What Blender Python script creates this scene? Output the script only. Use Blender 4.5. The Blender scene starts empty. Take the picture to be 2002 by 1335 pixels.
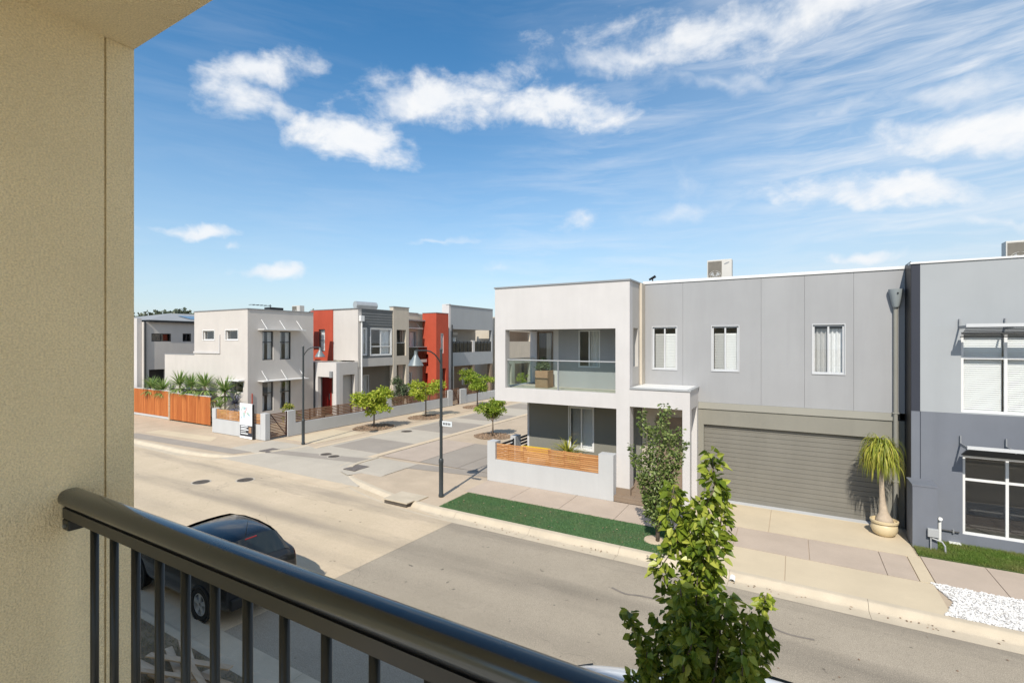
import bpy, bmesh, math, random
import numpy as np
from mathutils import Vector, Matrix
random.seed(7); RNG = np.random.default_rng(7)
R = math.radians
scene = bpy.context.scene
COL = scene.collection

# ------------------------------------------------------------------ camera
H = 4.9                                    # eye height above the footpath
cam = bpy.data.cameras.new('camera'); cam_o = bpy.data.objects.new('camera', cam); COL.objects.link(cam_o)
cam_o.location = (0, 0, H); cam_o.rotation_euler = (R(90), 0, R(30))
cam.sensor_width = 36; cam.lens = 36 * 952 / 2002; cam.clip_start = .05; cam.clip_end = 3000
scene.camera = cam_o

# ------------------------------------------------------------------ light
SUN_EL, SUN_AZ = 45.0, 11.0                # sun behind the balcony, a little to the right
sd = Vector((math.sin(R(SUN_AZ)) * math.cos(R(SUN_EL)), -math.cos(R(SUN_AZ)) * math.cos(R(SUN_EL)), math.sin(R(SUN_EL))))
sun = bpy.data.lights.new('sun', 'SUN'); sun.energy = 3.35; sun.angle = R(.53); sun.color = (1, .935, .83)
sun_o = bpy.data.objects.new('sun', sun); COL.objects.link(sun_o); sun_o.rotation_euler = sd.to_track_quat('Z', 'Y').to_euler()
scene.view_settings.view_transform = 'Standard'; scene.view_settings.look = 'None'
scene.view_settings.exposure = .62; scene.view_settings.gamma = 1; scene.view_settings.use_curve_mapping = False

def px_dir(x, y):
    u = (x - 1001) / 952; return (-.5 + .8660254 * u, .8660254 + .5 * u, (667.5 - y) / 952)

world = bpy.data.worlds.new('World'); scene.world = world; world.use_nodes = True
def build_world():
    nt = world.node_tree; N = nt.nodes; L = nt.links; N.clear()
    def nd(t, **k):
        n = N.new(t)
        for a, b in k.items(): setattr(n, a, b)
        return n
    def mth(op, a, b=None, c=None, clamp=False):
        n = nd('ShaderNodeMath', operation=op, use_clamp=clamp)
        for i, v in enumerate((a, b, c)):
            if v is None: continue
            if isinstance(v, (int, float)): n.inputs[i].default_value = v
            else: L.new(v, n.inputs[i])
        return n.outputs[0]
    sky = nd('ShaderNodeTexSky', sky_type='NISHITA'); sky.sun_disc = False
    sky.sun_elevation = R(SUN_EL); sky.sun_rotation = R(180 - SUN_AZ)
    sky.altitude = 200; sky.air_density = 1.0; sky.dust_density = .6; sky.ozone_density = 3.0
    hs = nd('ShaderNodeHueSaturation'); hs.inputs['Saturation'].default_value = 1.27; hs.inputs['Hue'].default_value = .492
    L.new(sky.outputs[0], hs.inputs['Color'])
    bg = nd('ShaderNodeBackground'); bg.inputs[1].default_value = .11; L.new(hs.outputs[0], bg.inputs[0])
    tc = nd('ShaderNodeTexCoord'); sep = nd('ShaderNodeSeparateXYZ'); L.new(tc.outputs['Generated'], sep.inputs[0])
    x, y, z = sep.outputs
    az = mth('ARCTAN2', x, y); el = mth('ARCSINE', z)
    # soft edged turbulence in direction space
    mp = nd('ShaderNodeCombineXYZ'); L.new(mth('MULTIPLY', az, 1.0), mp.inputs[0]); L.new(mth('MULTIPLY', el, 1.7), mp.inputs[1])
    def noise(vec, sc, det, rough, dist=0.0):
        n = nd('ShaderNodeTexNoise'); n.inputs['Scale'].default_value = sc; n.inputs['Detail'].default_value = det
        n.inputs['Roughness'].default_value = rough; n.inputs['Distortion'].default_value = dist
        L.new(vec, n.inputs['Vector']); return n.outputs[0]
    t1 = noise(mp.outputs[0], 9, 6, .62, .35)
    t2 = noise(mp.outputs[0], 34, 4, .6, .2)
    turb = mth('ADD', mth('MULTIPLY', mth('SUBTRACT', t1, .5), 2.0), mth('MULTIPLY', mth('SUBTRACT', t2, .5), .55))
    ae = nd('ShaderNodeCombineXYZ'); L.new(az, ae.inputs[0]); L.new(el, ae.inputs[1])
    def warp(vec, sc, amp):
        n = nd('ShaderNodeTexNoise'); n.inputs['Scale'].default_value = sc; n.inputs['Detail'].default_value = 3; n.inputs['Roughness'].default_value = .6; L.new(vec, n.inputs['Vector'])
        m = nd('ShaderNodeVectorMath', operation='MULTIPLY_ADD'); L.new(n.outputs['Color'], m.inputs[0]); m.inputs[1].default_value = (amp, amp * .45, 0); L.new(vec, m.inputs[2])
        q = nd('ShaderNodeVectorMath', operation='SUBTRACT'); L.new(m.outputs[0], q.inputs[0]); q.inputs[1].default_value = (amp / 2, amp * .225, 0); return q.outputs[0]
    aew = warp(warp(ae.outputs[0], 7, .17), 26, .05)
    cov = None
    def blob(px, py, rx, ry, tilt, edge, amp, dens):
        nonlocal cov
        d = Vector(px_dir(px, py)).normalized(); a0 = math.atan2(d.x, d.y); e0 = math.asin(d.z)
        k = 1 / math.sqrt(1 + ((px - 1001) / 952) ** 2)
        ra, re = rx / 952 * k * k, ry / 952 * k
        kk = (667.5 - py) / 952; ar = math.atan((px - 1001) / 952); tilt = tilt + math.degrees(math.atan(-kk * math.sin(ar) / (1 + (kk * math.cos(ar)) ** 2)))   # level streaks stay level
        mpn = nd('ShaderNodeMapping', vector_type='TEXTURE'); mpn.inputs['Location'].default_value = (a0, e0, 0); mpn.inputs['Rotation'].default_value = (0, 0, R(tilt)); mpn.inputs['Scale'].default_value = (ra, re, 1)
        L.new(aew, mpn.inputs[0]); ln = nd('ShaderNodeVectorMath', operation='LENGTH'); L.new(mpn.outputs[0], ln.inputs[0])
        v = mth('MULTIPLY_ADD', turb, amp * 1.05, mth('SUBTRACT', 1.08, ln.outputs['Value']))
        mr = nd('ShaderNodeMapRange', interpolation_type='SMOOTHSTEP'); mr.inputs[1].default_value = -.05; mr.inputs[2].default_value = edge * 1.25; mr.inputs[4].default_value = dens; L.new(v, mr.inputs[0]); v = mr.outputs[0]
        cov = v if cov is None else mth('MAXIMUM', cov, v)
    for a in ((500, 138, 125, 34, 6, .8, .8, .95), (455, 190, 95, 52, -12, .95, .95, .9), (540, 215, 50, 30, -25, 1, .9, .7),
              (690, 272, 130, 46, -5, .6, .7, 1.0), (635, 250, 70, 36, 8, .7, .8, .95),
              (880, 185, 200, 46, 4, .75, .9, .95), (1090, 212, 165, 40, -2, .7, .8, .97), (780, 190, 105, 42, -14, .9, .9, .85),
              (385, 460, 98, 17, -3, .7, .5, .92), (535, 537, 82, 19, -3, .7, .5, .88), (455, 492, 30, 8, 0, 1, .5, .5),
              (1155, 432, 55, 30, 8, 1.2, 1.0, .8), (970, 520, 45, 15, 0, 1.2, .8, .5),
              (1440, 60, 400, 58, 7, 1.0, 1.0, .92), (1250, 112, 240, 26, 5, 1.0, .8, .85), (1640, 15, 260, 40, 6, 1.0, .9, .92),
              (1900, 262, 330, 50, 4, .8, .8, 1.0), (1960, 235, 200, 45, 8, .8, .8, 1.0), (1740, 372, 330, 40, 1, .8, .8, .98), (1880, 165, 230, 34, 10, 1.2, 1.0, .75),
              (1690, 512, 95, 17, 0, .8, .6, .92), (1400, 152, 170, 18, 0, 1.3, .8, .6), (870, 472, 95, 8, 0, 1.2, .5, .55),
              (1960, 430, 170, 18, -3, 1.2, .7, .7), (1330, 420, 130, 26, 14, 1.5, .9, .6), (1350, 350, 60, 70, 20, 1.6, 1.0, .5), (1640, 210, 120, 16, 30, 1.4, .8, .5)):
        blob(*a)
    # cirrus streaks over the whole dome
    mp2 = nd('ShaderNodeMapping'); mp2.inputs['Rotation'].default_value = (0, 0, R(-24)); mp2.inputs['Scale'].default_value = (1.6, 7.5, 1)
    wv = warp(mp.outputs[0], 2, .22); L.new(wv, mp2.inputs[0])
    c1 = noise(mp2.outputs[0], 2.2, 6, .60, .35)
    mp3 = nd('ShaderNodeMapping'); mp3.inputs['Rotation'].default_value = (0, 0, R(38)); mp3.inputs['Scale'].default_value = (1.5, 8, 1)
    L.new(wv, mp3.inputs[0])
    c2 = noise(mp3.outputs[0], 2.0, 6, .62, .3)
    big = noise(mp.outputs[0], 1.7, 1, .5)
    ci = mth('MAXIMUM', mth('MULTIPLY', mth('SUBTRACT', c1, .445), 2.8), mth('MULTIPLY', mth('SUBTRACT', c2, .485), 2.6))
    veil = mth('MULTIPLY', mth('ADD', az, .62, clamp=True), .95, clamp=True)          # thicker streaks away from the clear part on the left
    ci = mth('MULTIPLY', mth('MULTIPLY', ci, mth('MULTIPLY', mth('SUBTRACT', big, .3, clamp=True), 3.4), clamp=True), mth('ADD', mth('MULTIPLY', veil, 1.45), .12), clamp=True)
    cov = mth('MAXIMUM', cov, ci)
    # pale haze low over the horizon
    hz = mth('MULTIPLY', mth('POWER', mth('SUBTRACT', 1.0, mth('MULTIPLY', mth('ABSOLUTE', el), 1.55, clamp=True), clamp=True), 2.3), .84)
    hz = mth('ADD', hz, mth('MULTIPLY', veil, .34), clamp=True)
    bgh = nd('ShaderNodeBackground'); bgh.inputs[0].default_value = (.74, .86, .95, 1); bgh.inputs[1].default_value = .56
    m0 = nd('ShaderNodeMixShader'); L.new(hz, m0.inputs[0]); L.new(bg.outputs[0], m0.inputs[1]); L.new(bgh.outputs[0], m0.inputs[2])
    cr = nd('ShaderNodeMix', data_type='RGBA'); cr.inputs[6].default_value = (.80, .86, .94, 1); cr.inputs[7].default_value = (1, .995, .985, 1)
    L.new(mth('ADD', mth('MULTIPLY', t1, 1.6), -.25, clamp=True), cr.inputs[0])
    bgc = nd('ShaderNodeBackground'); bgc.inputs[1].default_value = .66; L.new(cr.outputs[2], bgc.inputs[0])
    m1 = nd('ShaderNodeMixShader'); L.new(cov, m1.inputs[0]); L.new(m0.outputs[0], m1.inputs[1]); L.new(bgc.outputs[0], m1.inputs[2])
    out = nd('ShaderNodeOutputWorld'); L.new(m1.outputs[0], out.inputs[0])
build_world()
world.cycles.sampling_method = 'MANUAL'; world.cycles.sample_map_resolution = 512

# ------------------------------------------------------------------ pixel helpers (direction only; the plane it meets gives the distance)
def G(x, y, z=0.0):
    d = px_dir(x, y); s = (z - H) / d[2]; return (d[0] * s, d[1] * s)
def PY(x, y, Y0):
    d = px_dir(x, y); s = Y0 / d[1]; return (d[0] * s, H + d[2] * s)
def PX(x, y, X0):
    d = px_dir(x, y); s = X0 / d[0]; return (d[1] * s, H + d[2] * s)

# ------------------------------------------------------------------ materials
def mat(name, col, rough=.8, var=.12, sc=1.5, bump=0.0, bsc=60.0, metal=0.0, spec=.35, streak=0.0, speck=0.0, spsc=160.0, dirt=0.0, coat=0.0, rvar=0.0, trowel=0.0):
    m = bpy.data.materials.new(name); m.use_nodes = True; nt = m.node_tree; N = nt.nodes; L = nt.links
    p = N['Principled BSDF']; p.inputs['Roughness'].default_value = rough; p.inputs['Metallic'].default_value = metal
    p.inputs['Specular IOR Level'].default_value = spec; p.inputs['Coat Weight'].default_value = coat
    geo = N.new('ShaderNodeNewGeometry')
    def noise(sc, det=5, rg=.6, vec=None):
        n = N.new('ShaderNodeTexNoise'); n.inputs['Scale'].default_value = sc; n.inputs['Detail'].default_value = det; n.inputs['Roughness'].default_value = rg
        L.new(vec or geo.outputs['Position'], n.inputs['Vector']); return n.outputs[0]
    def mix(f, a, b, bt='MIX'):
        x = N.new('ShaderNodeMix'); x.data_type = 'RGBA'; x.blend_type = bt
        for i, v in ((0, f), (6, a), (7, b)):
            if hasattr(v, 'type') and not isinstance(v, (int, float)): L.new(v, x.inputs[i])
            else: x.inputs[i].default_value = v if i == 0 else (*v, 1)
        return x.outputs[2]
    def ramp(v, a, b):
        r = N.new('ShaderNodeMapRange'); r.inputs[1].default_value = a; r.inputs[2].default_value = b; L.new(v, r.inputs[0]); return r.outputs[0]
    def ramp2(v, a, b, lo, hi):
        r = N.new('ShaderNodeMapRange'); r.inputs[1].default_value = a; r.inputs[2].default_value = b; r.inputs[3].default_value = lo; r.inputs[4].default_value = hi; L.new(v, r.inputs[0]); return r.outputs[0]
    c = tuple(col); k = lambda f: tuple(min(1, q * f) for q in c)
    o = mix(ramp(noise(sc), .3, .7), k(1 - var), k(1 + var))
    if streak:
        mp = N.new('ShaderNodeMapping'); mp.inputs['Scale'].default_value = (1.1, 1.1, .13); L.new(geo.outputs['Position'], mp.inputs[0])
        o = mix(ramp(noise(2.2, 6, .6, mp.outputs[0]), .45, .85), o, k(1 - streak))
    if dirt:
        o = mix(ramp(noise(.45, 7, .68), .5, .78), o, k(1 - dirt))
    if speck:
        n = noise(spsc, 2, .5); o = mix(ramp(n, .42, .68), o, k(1 - speck)); o = mix(ramp(n, .42, .25), o, k(1 + speck * .6))
    L.new(o, p.inputs['Base Color'])
    if rvar: L.new(ramp2(noise(9, 6, .7), .3, .7, rough - rvar, rough + rvar), p.inputs['Roughness'])
    if bump:
        b = N.new('ShaderNodeBump'); b.inputs['Strength'].default_value = bump; b.inputs['Distance'].default_value = .006
        L.new(noise(bsc, 4, .55), b.inputs['Height']); L.new(b.outputs[0], p.inputs['Normal'])
        if trowel:
            b2 = N.new('ShaderNodeBump'); b2.inputs['Strength'].default_value = trowel; b2.inputs['Distance'].default_value = .03; L.new(noise(14, 5, .6), b2.inputs['Height']); L.new(b2.outputs[0], b.inputs['Normal'])
    return m

def leaf_mat(name, c0, c1, c2, trans=.35, rough=.5, patch=None):
    m = bpy.data.materials.new(name); m.use_nodes = True; nt = m.node_tree; N = nt.nodes; L = nt.links
    p = N['Principled BSDF']; p.inputs['Roughness'].default_value = rough; p.inputs['Specular IOR Level'].default_value = .3
    geo = N.new('ShaderNodeNewGeometry'); cr = N.new('ShaderNodeValToRGB')
    e = cr.color_ramp.elements; e[0].position = 0; e[0].color = (*c0, 1); e[1].position = 1; e[1].color = (*c2, 1)
    k = e.new(.5); k.color = (*c1, 1)
    L.new(geo.outputs['Random Per Island'], cr.inputs[0]); col = cr.outputs[0]
    if patch:
        nz = N.new('ShaderNodeTexNoise'); nz.inputs['Scale'].default_value = 1.3; nz.inputs['Detail'].default_value = 6; L.new(geo.outputs['Position'], nz.inputs['Vector'])
        rr = N.new('ShaderNodeMapRange'); rr.inputs[1].default_value = .42; rr.inputs[2].default_value = .75; L.new(nz.outputs[0], rr.inputs[0])
        mx = N.new('ShaderNodeMix'); mx.data_type = 'RGBA'; mx.inputs[7].default_value = (*patch, 1); L.new(rr.outputs[0], mx.inputs[0]); L.new(col, mx.inputs[6]); col = mx.outputs[2]
    L.new(col, p.inputs['Base Color'])
    t = N.new('ShaderNodeBsdfTranslucent'); L.new(col, t.inputs[0])
    ms = N.new('ShaderNodeMixShader'); ms.inputs[0].default_value = trans
    L.new(p.outputs[0], ms.inputs[1]); L.new(t.outputs[0], ms.inputs[2]); L.new(ms.outputs[0], N['Material Output'].inputs[0])
    return m

def glass_mat(name, tint=(.8, .88, .88), ior=1.5, rough=.02, gain=1.0):
    m = bpy.data.materials.new(name); m.use_nodes = True; nt = m.node_tree; N = nt.nodes; L = nt.links
    N.remove(N['Principled BSDF'])
    tr = N.new('ShaderNodeBsdfTransparent'); tr.inputs[0].default_value = (*tint, 1)
    gl = N.new('ShaderNodeBsdfGlossy'); gl.inputs['Roughness'].default_value = rough
    fr = N.new('ShaderNodeFresnel'); geo = N.new('ShaderNodeNewGeometry'); ml = N.new('ShaderNodeMapRange'); ml.inputs[3].default_value = ior; ml.inputs[4].default_value = 1 / ior; L.new(geo.outputs['Backfacing'], ml.inputs[0]); L.new(ml.outputs[0], fr.inputs[0])
    mu = N.new('ShaderNodeMath'); mu.operation = 'MULTIPLY'; mu.use_clamp = True; mu.inputs[1].default_value = gain; L.new(fr.outputs[0], mu.inputs[0])
    ms = N.new('ShaderNodeMixShader'); L.new(mu.outputs[0], ms.inputs[0]); L.new(tr.outputs[0], ms.inputs[1]); L.new(gl.outputs[0], ms.inputs[2])
    L.new(ms.outputs[0], N['Material Output'].inputs[0]); return m

def wood_mat(name, a, b, axis='Z', rough=.65):
    """Boards: each piece gets its own tone, with grain along the board."""
    m = bpy.data.materials.new(name); m.use_nodes = True; nt = m.node_tree; N = nt.nodes; L = nt.links
    p = N['Principled BSDF']; p.inputs['Roughness'].default_value = rough; p.inputs['Specular IOR Level'].default_value = .25
    oi = N.new('ShaderNodeObjectInfo'); geo = N.new('ShaderNodeNewGeometry')
    mp = N.new('ShaderNodeMapping'); s = {'X': (.7, 14, 14), 'Y': (14, .7, 14), 'Z': (14, 14, .7)}[axis]; mp.inputs['Scale'].default_value = s
    L.new(geo.outputs['Position'], mp.inputs[0])
    n = N.new('ShaderNodeTexNoise'); n.inputs['Scale'].default_value = 1.6; n.inputs['Detail'].default_value = 6; L.new(mp.outputs[0], n.inputs['Vector'])
    ad = N.new('ShaderNodeMath'); ad.operation = 'MULTIPLY_ADD'; ad.inputs[1].default_value = .55; L.new(oi.outputs['Random'], ad.inputs[0])
    m2 = N.new('ShaderNodeMath'); m2.operation = 'MULTIPLY_ADD'; m2.inputs[1].default_value = 1.6; m2.inputs[2].default_value = -.55; L.new(n.outputs[0], m2.inputs[0])
    L.new(m2.outputs[0], ad.inputs[2])
    x = N.new('ShaderNodeMix'); x.data_type = 'RGBA'; x.inputs[6].default_value = (*a, 1); x.inputs[7].default_value = (*b, 1); x.clamp_factor = True
    L.new(ad.outputs[0], x.inputs[0]); L.new(x.outputs[2], p.inputs['Base Color']); return m

def road_mat(name, base, warm, stain, speck):
    """Worn pavement: blotches, aggregate, rubber-darkened wheel paths along the street, a few oil spots."""
    m = bpy.data.materials.new(name); m.use_nodes = True; nt = m.node_tree; N = nt.nodes; L = nt.links
    p = N['Principled BSDF']; p.inputs['Roughness'].default_value = .9; p.inputs['Specular IOR Level'].default_value = .2
    geo = N.new('ShaderNodeNewGeometry')
    def mapd(s):
        mp = N.new('ShaderNodeMapping'); mp.inputs['Scale'].default_value = s; L.new(geo.outputs['Position'], mp.inputs[0]); return mp.outputs[0]
    def noise(sc, det, rg, vec): 
        n = N.new('ShaderNodeTexNoise'); n.inputs['Scale'].default_value = sc; n.inputs['Detail'].default_value = det; n.inputs['Roughness'].default_value = rg; L.new(vec, n.inputs['Vector']); return n.outputs[0]
    def rng(v, a, b, lo=0, hi=1):
        r = N.new('ShaderNodeMapRange'); r.inputs[1].default_value = a; r.inputs[2].default_value = b; r.inputs[3].default_value = lo; r.inputs[4].default_value = hi; L.new(v, r.inputs[0]); return r.outputs[0]
    def mth(op, a, b):
        n = N.new('ShaderNodeMath'); n.operation = op
        for i, v in enumerate((a, b)):
            if isinstance(v, (int, float)): n.inputs[i].default_value = v
            else: L.new(v, n.inputs[i])
        return n.outputs[0]
    def mix(f, a, b):
        x = N.new('ShaderNodeMix'); x.data_type = 'RGBA'
        L.new(f, x.inputs[0])
        for i, v in ((6, a), (7, b)):
            if isinstance(v, tuple): x.inputs[i].default_value = (*v, 1)
            else: L.new(v, x.inputs[i])
        return x.outputs[2]
    P1 = mapd((1, 1, 1)); PS = mapd((.16, 1, 1))
    o = mix(rng(noise(.6, 6, .62, P1), .32, .68), base, warm)
    o = mix(rng(noise(13, 5, .7, P1), .45, .75, 0, .35), o, tuple(q * .72 for q in base))
    sp = N.new('ShaderNodeSeparateXYZ'); L.new(geo.outputs['Position'], sp.inputs[0])
    def band(y0, w):
        d = mth('DIVIDE', mth('SUBTRACT', sp.outputs[1], y0), w); return mth('MAXIMUM', mth('SUBTRACT', 1.0, mth('MULTIPLY', d, d)), 0.0)
    tr = mth('ADD', band(8.9, .55), mth('MULTIPLY', band(7.5, .5), .45))
    o = mix(mth('MULTIPLY', tr, rng(noise(1.0, 5, .6, PS), .38, .62, .1, .8)), o, stain)
    o = mix(rng(noise(1.1, 8, .7, PS), .6, .8, 0, .5), o, stain)
    vo = N.new('ShaderNodeTexVoronoi'); vo.feature = 'DISTANCE_TO_EDGE'; vo.inputs['Scale'].default_value = .33
    wn = N.new('ShaderNodeTexNoise'); wn.inputs['Scale'].default_value = 2.2; wn.inputs['Detail'].default_value = 4; L.new(P1, wn.inputs['Vector'])
    wm = N.new('ShaderNodeVectorMath'); wm.operation = 'MULTIPLY_ADD'; L.new(wn.outputs['Color'], wm.inputs[0]); wm.inputs[1].default_value = (.5, .5, .5); L.new(P1, wm.inputs[2]); L.new(wm.outputs[0], vo.inputs['Vector'])
    o = mix(mth('MULTIPLY', rng(vo.outputs['Distance'], .0035, .001), rng(noise(.5, 2, .5, P1), .5, .62, 0, .55)), o, stain)
    n = noise(70, 2, .5, P1); o = mix(rng(n, .45, .7, 0, speck), o, tuple(q * .45 for q in base)); o = mix(rng(n, .45, .28, 0, speck), o, tuple(min(1, q * 1.5) for q in base))
    o = mix(rng(noise(5.5, 3, .5, P1), .70, .76, 0, .65), o, (.07, .06, .05))
    o = mix(rng(mth('ADD', mth('MULTIPLY', band(10.75, .5), .35), noise(2.2, 6, .65, PS)), .62, .95, 0, .6), o, stain)
    L.new(o, p.inputs['Base Color'])
    b = N.new('ShaderNodeBump'); b.inputs['Strength'].default_value = .35; b.inputs['Distance'].default_value = .004; L.new(n, b.inputs['Height']); L.new(b.outputs[0], p.inputs['Normal'])
    return m

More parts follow.
